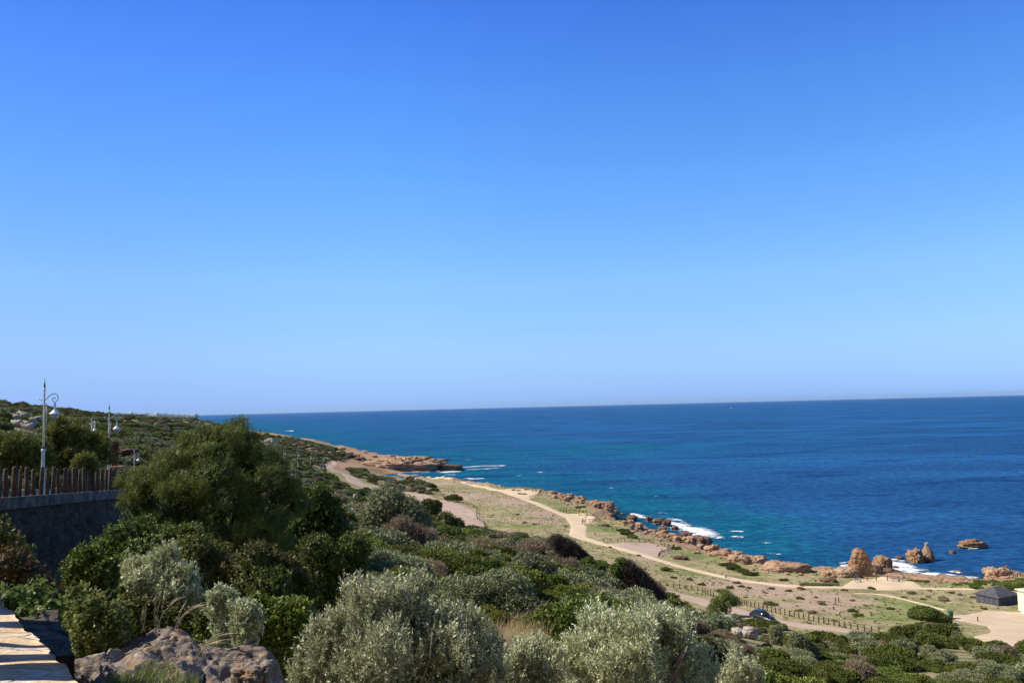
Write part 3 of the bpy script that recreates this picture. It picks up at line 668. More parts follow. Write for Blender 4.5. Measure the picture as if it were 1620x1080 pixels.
# --- library of mid / far shrub meshes (unit radius ~1 m)
LIB = {}
def lib(kind, mat, nv, **kw):
    LIB[kind] = []
    for i in range(nv):
        rg = np.random.default_rng(100 + i * 7 + len(LIB) * 31)
        L = rand_lobes(rg, kw.get('nl', 9), 1.0, kw.get('h', .8), kw.get('lr', .42))
        LIB[kind].append(plant_mesh(kind, L, mat, 50 + i, kw['ns'], kw['slen'], kw['per'], kw['lL'], kw['lW'], kw.get('up', .5), kw.get('spread', .6), kw.get('lean', (0, 0, 0)), twig=kw.get('twig')))
lib('green_shrub', M_mastic, 6, ns=1300, slen=.13, per=6, lL=.085, lW=.052, nl=16, lr=.32)
lib('bright_shrub', M_bright, 3, ns=1300, slen=.13, per=6, lL=.085, lW=.052, nl=14, lr=.33)
lib('grey_shrub', M_olived, 4, ns=900, slen=.20, per=6, lL=.12, lW=.045, up=.7, h=.95)
lib('brown_shrub', M_heath, 4, ns=800, slen=.22, per=6, lL=.14, lW=.022, up=.7, h=.75, twig=.006)
lib('near_green', M_mastic, 3, ns=3600, slen=.10, per=7, lL=.05, lW=.03, nl=18, lr=.32)
lib('near_bright', M_bright, 2, ns=3600, slen=.10, per=7, lL=.05, lW=.03, nl=16, lr=.33)
lib('near_grey', M_olived, 3, ns=3000, slen=.16, per=8, lL=.065, lW=.02, up=.7, h=.95)
lib('near_brown', M_heath, 2, ns=2600, slen=.20, per=8, lL=.09, lW=.011, up=.7, h=.75, twig=.004)
NEARK = {'green_shrub': 'near_green', 'bright_shrub': 'near_bright', 'grey_shrub': 'near_grey', 'brown_shrub': 'near_brown'}
# --- scatter candidates over the slopes
cand = []
rg = np.random.default_rng(3)
def scatter(rmin, rmax, n_, smin, smax, a0=-38, a1=40):
    u = rg.uniform(0, 1, n_); r_ = np.sqrt(rmin ** 2 + u * (rmax ** 2 - rmin ** 2)); a = np.radians(rg.uniform(a0, a1, n_))
    x = r_ * np.sin(a); y = r_ * np.cos(a); z = H(x, y)
    ok = scrubmask(x, y, z) & (sdist(x, y) > np.where(y > 560, 3, 12)) & (z > 4)
    wx, wz = wallx(y); ok &= ~((x < wx + 0.8) & (x > wx - 7.5) & (y < 75))
    ok &= ~((r_ < 26) & (x > -14))
    pa, pb, pc = proj(np.stack([x, y, z], 1)); ok &= ~((pa > -8) & (pa < 78) & (pb > 652) & (pb < 700) & (r_ > 105) & (r_ < 190)); ok &= ~((pa > 1180) & (pa < 1238) & (pb > 976) & (pb < 989)); ok &= ~((r_ < 42) & (pa > 765) & (pa < 915))
    pa, pb, pc = proj(np.stack([x, y, z], 1)); sc = rg.uniform(smin, smax, n_)
    lowr = (pa > 1085) & (pb > 950); sc = np.where(lowr, sc * .62, sc); ok &= ~(lowr & (n2(x, y, 7, 3, 66) > .10))
    ok &= ~((pa > 1232) & (pa < 1402) & (pb < 1004 + (pa - 1232) * .09))
    ok &= ~((r_ < 120) & (n2(x, y, 9, 3, 67) > .30))
    return [(x[i], y[i], z[i], sc[i]) for i in range(n_) if ok[i]]
cells = {}
def accept(items, k=0.62):
    out_ = []
    for x, y, z, s in items:
        cs = 4.0; key = (int(x // cs), int(y // cs)); bad = False
        for i in (-1, 0, 1):
            for j in (-1, 0, 1):
                for (x2, y2, s2) in cells.get((key[0] + i, key[1] + j), ()):
                    if (x - x2) ** 2 + (y - y2) ** 2 < ((s + s2) * k) ** 2: bad = True; break
                if bad: break
            if bad: break
        if not bad: cells.setdefault(key, []).append((x, y, s)); out_.append((x, y, z, s))
    return out_
shr = accept(scatter(14, 75, 1500, 1.5, 2.4), .6) + accept(scatter(14, 75, 5200, 0.6, 1.5), .5) + accept(scatter(75, 330, 2500, 2.2, 3.2), .65) + accept(scatter(75, 330, 14000, 0.9, 1.9), .52)
farshr = scatter(520, 900, 5200, 1.6, 3.4, -18, -8) + scatter(330, 1100, 5200, 1.8, 3.6, -38, 0) + scatter(1100, 4500, 1500, 5, 12, -38, -15)
def kindof(x, y):
    v = n2([x], [y], 11, 3, 51)[0] * .8 + random.uniform(-.26, .26)
    return v
random.seed(5)
placed = []
for (x, y, z, s) in shr:
    v = kindof(x, y); px_, py_, k_ = proj(np.array([[x, y, z]])); px_ = px_[0]; py_ = py_[0]; v += .09 if px_ > 1060 else 0
    if v > 0.24: kd = 'brown_shrub'
    elif v > 0.09: kd = 'grey_shrub'
    elif v < -0.2: kd = 'bright_shrub'
    else: kd = 'green_shrub'
    vis = s / math.hypot(x, y) if (-40 < px_ < 1660 and py_ < 1110) else 0
    placed.append((vis, kd, x, y, z, s, px_, py_))
placed.sort(key=lambda t: -t[0])
DESC = {'green_shrub': ('dark green rounded shrub', 'dark green shrubs'), 'bright_shrub': ('fresh light green shrub', 'light green shrubs'),
        'grey_shrub': ('grey-green bushy shrub', 'grey-green shrubs'), 'brown_shrub': ('brown dry twiggy shrub', 'brown dry shrubs')}
ZONES = [(lambda px_, py_, d: px_ < 185 and d < 500, 'on the hillside above the post fence at left'),
         (lambda px_, py_, d: px_ < 560 and d > 60, 'on the slope behind the large windswept tree'),
         (lambda px_, py_, d: px_ < 640, 'in the shady thicket below the large windswept tree'),
         (lambda px_, py_, d: px_ < 1060, 'in the thicket on the slope above the plateau'),
         (lambda px_, py_, d: True, 'on the lower right slope below the parked car')]
ORD = ['nearest', 'second nearest', 'third nearest', 'fourth nearest', 'fifth nearest', 'sixth nearest', 'seventh nearest', 'eighth nearest', 'ninth nearest', 'tenth nearest', 'eleventh nearest', 'twelfth nearest', 'thirteenth nearest', 'fourteenth nearest', 'fifteenth nearest', 'sixteenth nearest', 'seventeenth nearest', 'eighteenth nearest', 'nineteenth nearest', 'twentieth nearest'] + [a + b for a in ('twenty-', 'thirty-', 'forty-') for b in ('first nearest', 'second nearest', 'third nearest', 'fourth nearest', 'fifth nearest', 'sixth nearest', 'seventh nearest', 'eighth nearest', 'ninth nearest')]
LANDM = [(1206, 980, 'the parked car'), (1148, 955, 'the small roadside tree'), (1225, 1045, 'the rounded fresh green bush'), (1360, 1068, 'the brown bare bush'), (1395, 1005, 'the end of the road fence'), (1470, 972, 'the dome-shaped bush'), (1530, 1018, 'the dirt lot edge'),
         (1600, 1060, 'the bottom right corner'), (600, 960, 'the big left olive bush'), (1000, 1000, 'the big right olive bush'), (900, 870, 'the upper wind-cut thicket'), (1020, 925, 'the lower wind-cut thicket'), (630, 815, 'the large pale-topped bush'), (760, 850, 'the near end of the pink track'),
         (330, 740, 'the large windswept tree'), (70, 650, 'the first street lamp'), (173, 690, 'the second street lamp'), (850, 985, 'the reddish dry bush'), (1185, 1003, 'the white rocks'), (500, 735, 'the rightmost tiny street lamp'), (490, 860, 'the dark thicket'), (1290, 1030, 'the pale slope bush'), (25, 665, 'the left hillside outcrop'), (250, 690, 'the valley left of the tree'), (1480, 1050, 'the middle of the lower right scrub')]
def label_by_landmark(objs, noun, lms, grp):
    """objs: (object, px, py). Names each by its nearest landmark, the side it lies on, and its rank there"""
    bins = {}
    for o, x, y in objs:
        k_ = min(range(len(lms)), key=lambda i: (lms[i][0] - x) ** 2 + (lms[i][1] - y) ** 2); dx = x - lms[k_][0]; dy = (y - lms[k_][1]) * 1.6
        side = ('right of ' if dx > 0 else 'left of ') if abs(dx) > abs(dy) else ('below ' if dy > 0 else 'above '); bins.setdefault((noun(o), k_, side), []).append((dx * dx + dy * dy, o))
    for (nn, k_, side), L in bins.items():
        L.sort(key=lambda t: t[0])
        for i, (d_, o) in enumerate(L):
            if i < len(ORD): o['label'] = '%s %s %s%s' % (ORD[i] if len(L) > 1 else 'single', nn, side, lms[k_][2])
            else: o['label'] = '%s farther %s%s than the rest' % (nn, side, lms[k_][2])
SHR = []
cnt = {}; stuffpts = {k: [] for k in DESC}
for (vis, kd, x, y, z, s, px_, py_) in placed:
    cnt[kd] = cnt.get(kd, 0) + 1
    if cnt[kd] <= 280 and vis > 0.0:
        me = random.choice(LIB[NEARK[kd] if math.hypot(x, y) < 62 else kd]); o = link(kd, me, (x, y, z - .1 * s), None, random.uniform(0, 6.28), (s * random.uniform(.85, 1.15), s, s * random.uniform(.8, 1.15)))
        zn = next(t for f, t in ZONES if f(px_, py_, math.hypot(x, y)))
        tag(o, DESC[kd][0] + ' ' + zn, 'shrub', DESC[kd][1] + ' ' + zn); o['k'] = DESC[kd][0]; SHR.append((o, px_, py_))
    else: stuffpts[kd].append((x, y, z - .1 * s, s))
label_by_landmark(SHR, lambda o: o['k'], LANDM, '')
for o, _a, _b in SHR: del o['k']
for (x, y, z, s) in farshr:
    kd = random.choice(['green_shrub', 'green_shrub', 'green_shrub', 'brown_shrub', 'grey_shrub']); stuffpts[kd].append((x, y, z - .2 * s, s * .8))
def gn_stuff(name, pts, meshes, label):
    """one object whose points carry copies of the shrub meshes"""
    P = np.array([q[:3] for q in pts], dtype=np.float32); me = bpy.data.meshes.new(name + '_points'); me.vertices.add(len(P)); me.vertices.foreach_set('co', P.ravel())
    a = me.attributes.new('size', 'FLOAT', 'POINT'); a.data.foreach_set('value', np.array([q[3] for q in pts], dtype=np.float32))
    a = me.attributes.new('turn', 'FLOAT', 'POINT'); a.data.foreach_set('value', np.random.default_rng(1).uniform(0, 6.28, len(P)).astype(np.float32))
    o = link(name, me); ng = bpy.data.node_groups.new(name, 'GeometryNodeTree')
    ng.interface.new_socket('Geometry', in_out='INPUT', socket_type='NodeSocketGeometry'); ng.interface.new_socket('Geometry', in_out='OUTPUT', socket_type='NodeSocketGeometry')
    gi = ng.nodes.new('NodeGroupInput'); go = ng.nodes.new('NodeGroupOutput'); ip = ng.nodes.new('GeometryNodeInstanceOnPoints')
    col_ = bpy.data.collections.new(name + '_sources')
    for mm_ in meshes: col_.objects.link(bpy.data.objects.new(name + '_source', mm_))
    ci = ng.nodes.new('GeometryNodeCollectionInfo'); ci.inputs[0].default_value = col_; ci.inputs['Separate Children'].default_value = True
    na_ = ng.nodes.new('GeometryNodeInputNamedAttribute'); na_.data_type = 'FLOAT'; na_.inputs[0].default_value = 'size'
    nb_ = ng.nodes.new('GeometryNodeInputNamedAttribute'); nb_.data_type = 'FLOAT'; nb_.inputs[0].default_value = 'turn'
    cx = ng.nodes.new('ShaderNodeCombineXYZ'); Lk = ng.links.new
    Lk(gi.outputs[0], ip.inputs['Points']); Lk(ci.outputs[0], ip.inputs['Instance']); ip.inputs['Pick Instance'].default_value = True
    Lk(nb_.outputs[0], cx.inputs[2]); Lk(cx.outputs[0], ip.inputs['Rotation']); Lk(na_.outputs[0], ip.inputs['Scale']); Lk(ip.outputs[0], go.inputs[0])
    md = o.modifiers.new('scatter', 'NODES'); md.node_group = ng
    return tag(o, label, name.split('_')[-1], kind='stuff')
for kd, pts in stuffpts.items():
    if pts: gn_stuff(kd.replace('shrub', 'scrub'), pts, LIB[kd], 'distant ' + DESC[kd][1] + ' covering the slopes and far hillside')
print('shrubs', cnt, {k: len(v) for k, v in stuffpts.items()})

# --- distinct plants -------------------------------------------------
def single(name, label, cat, loc, rotz, me_fol, me_trunk=None, fol='foliage', tr='stems', scale=1, group=None):
    if me_trunk is None:
        o = link(name, me_fol, loc, None, rotz, scale); return tag(o, label, cat, group)
    r_ = empty(name, loc, rotz, scale); link(fol, me_fol, parent=r_); link(tr, me_trunk, parent=r_); return tag(r_, label, cat, group)
def g(px_, Y, dz=0):                      # ground point under image column px at depth Y
    q = aty(px_, 800, Y); return (q[0], q[1], H1(q[0], q[1]) + dz)
def topz(px_, py_, Y): return aty(px_, py_, Y)[2]

# big silver olive bushes at the bottom
def skirt(lobes, lim=60):
    out_ = list(lobes)
    for l in lobes:
        z = l[2]
        while z - l[5] > .15 and len(out_) < lim:
            z -= l[5] * 1.15; out_.append((l[0] * .92, l[1] * .92, max(z, .1), l[3] * .9, l[4] * .9, l[5] * .95))
    return out_
def olive(label, lobes_px, Yc, ns, seed, lw=.0125, lL=.044):
    """lobes_px: (px, py, radius px, depth offset)"""
    base = g(sum(l[0] for l in lobes_px) / len(lobes_px), Yc); lobes = []
    for px_, py_, rp, dy in lobes_px:
        q = aty(px_, py_, Yc + dy); r_ = rp / F * (Yc + dy); lobes.append((q[0] - base[0], q[1] - base[1], q[2] - base[2], r_, r_, r_ * 1.05))
    rg3 = np.random.default_rng(seed); big = skirt(lobes, 60 if Yc < 11.9 else int(len(lobes) * 1.7) + 1); ns = int(ns * (1.35 if Yc < 11.9 else 1)); lobes = []
    for l in big:
        lobes.append((l[0], l[1], l[2], l[3] * .82, l[4] * .82, l[5] * .82))
        for _ in range(5):
            d_ = unit(rg3.normal(size=3)); d_[2] = abs(d_[2]); s_ = l[3] * rg3.uniform(.22, .42); lobes.append((l[0] + d_[0] * l[3] * .75, l[1] + d_[1] * l[3] * .75, l[2] + d_[2] * l[3] * .78, s_, s_, s_ * 1.25))
    me = plant_mesh('foliage', lobes, M_olive, seed, ns, .26, 20, lL, lw * 1.3, up=.66, spread=.5, jitter=.22, twig=.003, corescl=0.42, shell=(.5, 1.0))
    h = max(l[2] for l in lobes)
    o = single('olive_bush', label, 'bush', base, 0, me, trunk_mesh('stems', .035, h, 9, max(abs(l[0]) for l in lobes) * .55, seed, M_twig)); return o
olive('large silvery olive bush beside the grey rock at the bottom', [(590, 975, 62, 0), (640, 955, 50, .3), (520, 1030, 60, -.1), (600, 1060, 90, -.4), (700, 1040, 70, -.1), (690, 1000, 45, .4), (480, 1075, 40, 0), (735, 1000, 40, .5), (755, 1060, 60, .3), (560, 945, 28, .4), (665, 930, 25, .4)], 9.5, 3200, 11)
olive('large silvery olive bush with bare dark right side at bottom centre', [(960, 1010, 50, 0), (1010, 1000, 45, .3), (920, 1050, 50, -.2), (1000, 1060, 70, -.4), (1060, 1010, 42, .5), (1080, 1055, 50, .3), (940, 985, 26, .4), (1110, 1060, 35, .6), (1045, 990, 30, .6)], 11.5, 2800, 12, lL=.05)
olive('small silvery olive bush between the two large olive bushes', [(830, 1050, 35, 0), (800, 1075, 45, 0), (865, 1060, 35, 0), (850, 1030, 22, .3)], 11.0, 800, 13)
olive('low silvery olive bush at the right end of the bottom olive bushes', [(1165, 1065, 26, 0), (1180, 1080, 30, 0), (1150, 1085, 26, 0), (1165, 1040, 14, .2)], 14.0, 500, 14)
olive('pale silvery bush in the sun under the large windswept tree', [(255, 895, 30, 0), (230, 925, 32, -.3), (285, 920, 36, 0), (300, 950, 30, -.2), (210, 905, 22, .2), (265, 945, 35, -.4)], 16, 1500, 15, lw=.022, lL=.06)
olive('small pale silvery bush right of the larger silvery bush', [(350, 950, 20, 0), (365, 965, 18, 0), (345, 968, 18, 0)], 14, 420, 16, lw=.02, lL=.05)
olive('small pale silvery bush just behind the lichened grey rock', [(385, 975, 20, 0), (395, 990, 20, 0), (378, 992, 14, 0)], 12, 420, 17, lw=.018, lL=.05)
# pale shrubs of middle distance
def YB(px_, py_): return float(hit(px_, py_, 90)[1])
def leafy(name, label, lobes_px, Yc, mat, ns, seed, per=12, lL=.06, lW=.035, slen=.2, up=.5, spread=.65, twig=None, cat='shrub', lean=(0, 0, 0), trunk=True, core_=.7, shell=(.7, 1.0), jitter=.35, group=None):
    base = g(sum(l[0] for l in lobes_px) / len(lobes_px), Yc); lobes = []
    for l in lobes_px:
        px_, py_, rp, dy = l[:4]; q = aty(px_, py_, Yc + dy); r_ = rp / F * (Yc + dy); rz = (l[4] if len(l) > 4 else rp * .9) / F * (Yc + dy)
        lobes.append((q[0] - base[0], q[1] - base[1], q[2] - base[2], r_, r_, rz))
    if Yc < 100: lobes = skirt(lobes); ns = int(ns * 1.3)
    me = plant_mesh('foliage' if trunk else name, lobes, mat, seed, ns, slen, per, lL, lW, up, spread, lean, jitter, twig, core_, shell, low=-.6)
    h = max(l[2] for l in lobes)
    return single(name, label, cat, base, 0, me, trunk_mesh('stems', max(.03, h * .02), h * .9, 6, max(abs(l[0]) for l in lobes) * .6 + .05, seed) if trunk else None, group=group)
mas = [("broad glossy green shrub against the foot of the shaded wall", [(190, 850, 28, 0), (225, 845, 30, .5), (260, 860, 30, 0), (165, 868, 22, 0), (215, 880, 30, -1)], 21),
       ("glossy green shrub directly left of the pale silvery bush", [(140, 885, 24, 0), (120, 900, 20, 0), (165, 905, 26, 0), (150, 925, 24, 0)], 18),
       ("dark green shrub to the right above the pale silvery bush", [(310, 870, 30, 0), (345, 885, 30, .5), (300, 850, 24, 1), (370, 905, 30, 0), (335, 910, 26, 0)], 20),
       ("olive-green shrub at the right edge of the shady thicket", [(410, 890, 36, 0), (450, 905, 32, .5), (430, 930, 36, -.5), (480, 930, 26, .5), (395, 925, 28, 0)], 19),
       ("yellow-green shrub in front of the shady hollow above the silver olive bush", [(440, 975, 26, 0), (470, 970, 24, 0), (410, 965, 22, 0), (455, 995, 26, 0)], 15),
       ("dark shrub in the shade between the tree and the silver olive bush", [(500, 870, 30, 0), (530, 890, 28, 0), (560, 870, 30, .6), (510, 905, 30, 0)], 27)]
mas += [("dark green shrub under the pale silvery bush", [(225, 975, 28, 0), (265, 985, 30, 0), (200, 965, 20, 0), (300, 995, 26, 0)], 15.2),
        ("dark green shrub beneath the two small silvery bushes", [(345, 1000, 22, 0), (380, 1012, 24, 0), (325, 985, 18, 0)], 14.6)]
for i, (lb, L, Y) in enumerate(mas):
    leafy('mastic_shrub', lb, L, Y, M_mastic if i != 4 else M_bright, 1500, 30 + i, lL=.075, lW=.045, slen=.25)
leafy('leafy_shrub', 'bright broad-leaved shrub growing against the stone parapet end', [(20, 950, 26, 0), (55, 945, 24, .3), (85, 960, 20, 0), (40, 970, 20, -.3)], 7.0, M_grass, 420, 41, per=9, lL=.06, lW=.032, slen=.16, up=.4)
leafy('leafy_shrub', 'green broad-leaved shrub beside the left end of the grey rock', [(150, 960, 26, 0), (175, 980, 26, 0), (130, 985, 24, 0), (125, 935, 14, .3), (190, 1000, 18, 0), (155, 1000, 26, 0)], 8.5, M_grass, 700, 42, per=9, lL=.055, lW=.03, slen=.18, twig=.003, up=.45)
leafy('rusty_shrub', 'rust-brown tinged shrub at the left edge above the parapet', [(15, 895, 34, 0), (50, 915, 26, 0), (75, 935, 20, 0), (30, 930, 30, 0)], 12, M_rust, 1000, 43, per=8, lL=.05, lW=.028, slen=.2)
leafy('leafy_shrub', 'shaded green shrub at the left edge before the retaining wall', [(-8, 840, 26, 0), (22, 862, 20, 0), (-5, 865, 26, 0), (40, 880, 16, 0)], 16, M_mastic, 800, 44, per=8, lL=.07, lW=.04, slen=.22)
# twin pale olive-like trees in mid slope
leafy('windswept_bush', 'large pale-topped bush with bare grey-brown lower branches in mid slope', [(610, 800, 34, 0), (640, 815, 34, 0), (590, 820, 24, 0), (605, 835, 24, 0), (665, 830, 22, 0)], 82, M_olived, 1600, 51, per=10, lL=.22, lW=.09, slen=.6)
leafy('windswept_bush', 'small pale-topped bush standing above the large one in mid slope', [(615, 775, 14, 0), (628, 783, 12, 0), (603, 788, 14, 0)], 92, M_olived, 700, 52, per=9, lL=.2, lW=.09, slen=.6)
leafy('bare_bush', 'leafless grey-brown bush in front of the large pale-topped bush', [(635, 840, 24, 0), (655, 848, 20, 0), (615, 845, 16, 0), (675, 850, 16, 0)], 78, M_heath, 1100, 53, per=8, lL=.3, lW=.03, slen=.8, twig=.02)
leafy('dark_bush', 'dark green round bush standing alone on the pink track', [(678, 803, 16, 0), (690, 800, 10, 0), (688, 808, 10, 0)], YB(685, 816), M_mastic, 700, 54, per=6, lL=.45, lW=.25, slen=.6, core_=.8)
leafy('round_bush', 'low green-brown bush below the pink track edge', [(705, 825, 18, 0), (722, 832, 15, 0), (690, 832, 14, 0)], YB(706, 842), M_mastic, 700, 55, per=6, lL=.35, lW=.18, slen=.5, core_=.8)
leafy('dark_bush', 'dark bush beside the curved fence of the pink track', [(717, 787, 9, 0, 5), (726, 789, 7, 0, 4), (708, 788, 6, 0, 4)], YB(717, 793), M_mastic, 400, 56, per=6, lL=.4, lW=.2, slen=.5, core_=.8)
leafy('dark_bush', 'dark bush at the near end of the pink track', [(760, 845, 13, 0, 9), (772, 849, 11, 0, 8), (748, 848, 10, 0, 7)], YB(760, 856), M_mastic, 600, 57, per=6, lL=.4, lW=.2, slen=.5, core_=.8)
# dark windswept wedges: green to the left, bare brown on the seaward flank
def wedge(label, lobes_px, Y, seed, mat=M_wedge): leafy('wind_cut_hedge', label, lobes_px, Y, mat, 2600, seed, per=7, lL=.35, lW=.035, slen=.9, up=.55, jitter=.3, lean=(-.5, 0, 0), twig=.012, core_=.85, cat='hedge')
wedge('dark brown wind-cut thicket by the path junction', [(882, 858, 12, 0), (895, 866, 14, 0), (908, 874, 14, 0), (920, 882, 11, 0), (930, 888, 7, 0), (890, 874, 12, 0)], 108, 61)
wedge('dark brown wind-cut thicket pointing down towards the pink road', [(995, 900, 13, 0), (1010, 915, 16, 0), (1022, 928, 16, 0), (1036, 940, 12, 0), (1048, 948, 8, 0), (1000, 920, 16, 0)], 84, 62)
leafy('green_bush', 'green bush crowning the upper end of the lower wind-cut thicket', [(982, 893, 11, 0), (990, 900, 11, 0), (975, 900, 11, 0)], 84, M_mastic, 500, 63, per=8, lL=.2, lW=.1, slen=.4)
leafy('lone_tree', 'small feathery green tree beside the pink road and post fence', [(1148, 945, 14, 0), (1135, 955, 12, 0), (1160, 953, 12, 0), (1128, 965, 11, 0), (1145, 962, 12, 0)], YB(1146, 972), M_jun, 900, 64, per=8, lL=.22, lW=.07, slen=.5, cat='tree', core_=.5)
leafy('round_bush', 'large smooth dome-shaped bush beside the green bin', [(1462, 970, 22, 0, 11), (1476, 975, 20, 0, 10), (1490, 980, 16, 0, 8), (1448, 973, 12, 0, 6)], YB(1470, 986), M_mastic, 1500, 65, per=7, lL=.18, lW=.1, slen=.25, core_=.9)
leafy('round_bush', 'dark green bush in front of the dome-shaped bush', [(1490, 997, 16, 0, 10), (1503, 996, 14, 0, 9), (1476, 996, 13, 0, 8)], 118, M_mastic, 900, 66, per=7, lL=.2, lW=.11, slen=.3)
leafy('round_bush', 'wide green bush at the end of the road fence', [(1425, 1002, 18, 0, 11), (1445, 998, 16, 0, 10), (1455, 1006, 16, 0, 9), (1410, 1010, 16, 0, 8)], 112, M_mastic, 1000, 67, per=7, lL=.2, lW=.11, slen=.3)
leafy('round_bush', 'bright green bush at the edge of the dirt lot', [(1520, 1018, 18, 0, 10), (1540, 1020, 16, 0, 9), (1505, 1022, 14, 0, 8)], 104, M_bright, 900, 68, per=7, lL=.2, lW=.11, slen=.3)
leafy('round_bush', 'rounded fresh green bush in the lower right scrub', [(1220, 1040, 14, 0), (1235, 1042, 14, 0), (1210, 1048, 11, 0), (1240, 1052, 10, 0)], 48, M_bright, 1200, 69, per=8, lL=.1, lW=.06, slen=.2)
leafy('pale_bush', 'pale grey-green bush above the rounded fresh green bush', [(1262, 1012, 12, 0), (1270, 1022, 14, 0), (1255, 1022, 10, 0), (1285, 1028, 10, 0)], 60, M_olived, 1100, 70, per=10, lL=.14, lW=.05, slen=.35)
leafy('pale_bush', 'small pale bush just below the parked car', [(1225, 998, 8, 0), (1228, 1006, 9, 0)], 85, M_olived, 500, 71, per=9, lL=.16, lW=.06, slen=.35)
leafy('bare_bush', 'brown bare bush at the bottom right edge of the scrub', [(1355, 1062, 18, 0), (1372, 1068, 16, 0), (1345, 1072, 14, 0)], 45, M_heath, 900, 72, per=8, lL=.16, lW=.018, slen=.4, twig=.008)
leafy('bare_bush', 'reddish-brown dry bush in the middle of the straw-coloured grass', [(850, 985, 30, 0, 16), (880, 980, 24, 0, 14), (820, 988, 20, 0, 12)], 27, M_heath, 1200, 73, per=9, lL=.12, lW=.012, slen=.3, twig=.004)

# straw grass
def grass_me(name, n_, rad, h, seed, mat, bend=.35, wdt=.006, sx=1, sy=1):
    rng = np.random.default_rng(seed); a = rng.uniform(0, 6.28, n_); r_ = np.sqrt(rng.uniform(0, 1, n_)) * rad
    B = np.stack([r_ * np.cos(a) * sx, r_ * np.sin(a) * sy, np.zeros(n_) - .05], 1); d = unit(np.stack([rng.normal(size=n_), rng.normal(size=n_), np.zeros(n_)], 1))
    hh = h * rng.uniform(.5, 1.1, (n_, 1)); sd2 = np.cross(d, [0, 0, 1.0]) * wdt; V = []
    for t in (0, .35, .7, 1.0):
        c = B + np.array([0, 0, 1.0]) * hh * (t - .25 * bend * t * t) + d * hh * bend * t * t; w_ = (1 - t) * 1.0 + .08
        V += [c - sd2 * w_, c + sd2 * w_]
    V = np.stack(V, 1).reshape(-1, 3); base = np.arange(n_)[:, None] * 8
    Q = np.concatenate([base + np.array([[2 * k, 2 * k + 1, 2 * k + 3, 2 * k + 2]]) for k in range(3)]); rn = np.tile(rng.uniform(0, 1, n_), 3)
    return qmesh(name, V, Q, [mat], {'rnd': ('FACE', rn)})
GB = [grass_me('straw_grass', 420, .8, .5, 80 + i, M_straw, .5, .007) for i in range(3)]
k = 0
for px_, py_, Y, s_ in ((795, 985, 26, 1), (815, 975, 30, 1.1), (842, 972, 32, 1), (860, 976, 30, .8), (880, 970, 33, 1.1), (900, 968, 34, 1), (775, 990, 24, .8), (805, 1005, 21, .9), (815, 1000, 22, 1), (790, 1012, 19, .7), (830, 990, 25, .9), (870, 985, 29, .9), (910, 978, 30, .8), (800, 975, 28, .9), (785, 1000, 22, .8)):
    o = link('straw_grass', GB[k % 3], g(px_, Y), None, k * 1.3, s_); k += 1
    tag(o, 'tuft of tall straw-coloured grass between the two big olive bushes', 'grass tuft', 'straw grass tufts behind the olive bushes')

# ------------------------------------------------------------------ windswept juniper / pine trees
def windtree(label, lobes_px, Y, seed, ns, per=14, lL=.16, slen=.55, mat=M_jun, name='windswept_tree', lean=(.25, 0, 0)):
    base = g(sum(l[0] for l in lobes_px) / len(lobes_px), Y); lobes = []
    for l in lobes_px:
        px_, py_, rp, dy = l; q = aty(px_, py_, Y + dy); r_ = rp / F * (Y + dy); lobes.append((q[0] - base[0], q[1] - base[1], q[2] - base[2], r_, r_, r_ * .8))
    # plumes: small elongated lobes sitting on the main ones
    rng = np.random.default_rng(seed); L = np.array(lobes); pl = []
    for _ in range(len(lobes) * 11):
        k_ = rng.integers(len(L)); d = unit(rng.normal(size=3)); d[2] = abs(d[2]) * (1 if rng.uniform() < .8 else -1)
        c = L[k_, :3] + d * L[k_, 3:6] * .92; s_ = L[k_, 3] * rng.uniform(.15, .34); c = c + np.array([.4, 0, .3]) * s_; pl.append((*c, s_ * 1.1, s_ * .9, s_ * 1.1))
    P1, N1 = crown_pts(lobes, int(ns * .25), rng, (.6, .9), -.6); P2, N2 = crown_pts(pl, int(ns * .75), rng, (.4, 1), -.6)
    P = np.concatenate([P1, P2]); Nn = np.concatenate([N1, N2])
    V, Q, rn, tw = shoots(P, Nn, rng, slen, per, lL, lL * .19, .5, .5, lean, .3)
    cV, cT = core(lobes, .52, seed); f = cV[cT[:, :3]]; cen = f.mean(1, keepdims=True); f = cen + (f - cen) * 1.2 + rng.normal(size=(len(f), 3, 3)) * .03
    qv = np.stack([f[:, 0], f[:, 1], (f[:, 1] + f[:, 2]) / 2, f[:, 2]], 1).reshape(-1, 3); q2 = np.arange(len(qv)).reshape(-1, 4)
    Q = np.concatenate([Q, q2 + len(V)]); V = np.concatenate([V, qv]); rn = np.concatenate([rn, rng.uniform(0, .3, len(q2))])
    me = qmesh('crown', V, Q, [mat], {'rnd': ('FACE', rn)})
    r0 = empty(name, base); link('crown', me, parent=r0)
    mb = MB(); rg2 = random.Random(seed)
    mb.tube([(0, 0, -.6), (.1, .05, .5), (-.05, .1, 1.2), (.15, 0, 2.0)], [.24, .2, .17, .12], 10)
    for l in lobes[:14]:
        mb.tube([(.1, 0, .9 + rg2.uniform(-.3, .5)), (l[0] * .35, l[1] * .35, l[2] * .45 + .3), (l[0] * .7, l[1] * .7, l[2] * .75), (l[0] * .95, l[1] * .95, l[2])], [.11, .08, .05, .02], 7)
    link('trunk', mb.me('trunk', M_bark, True), parent=r0)
    return tag(r0, label, 'tree')
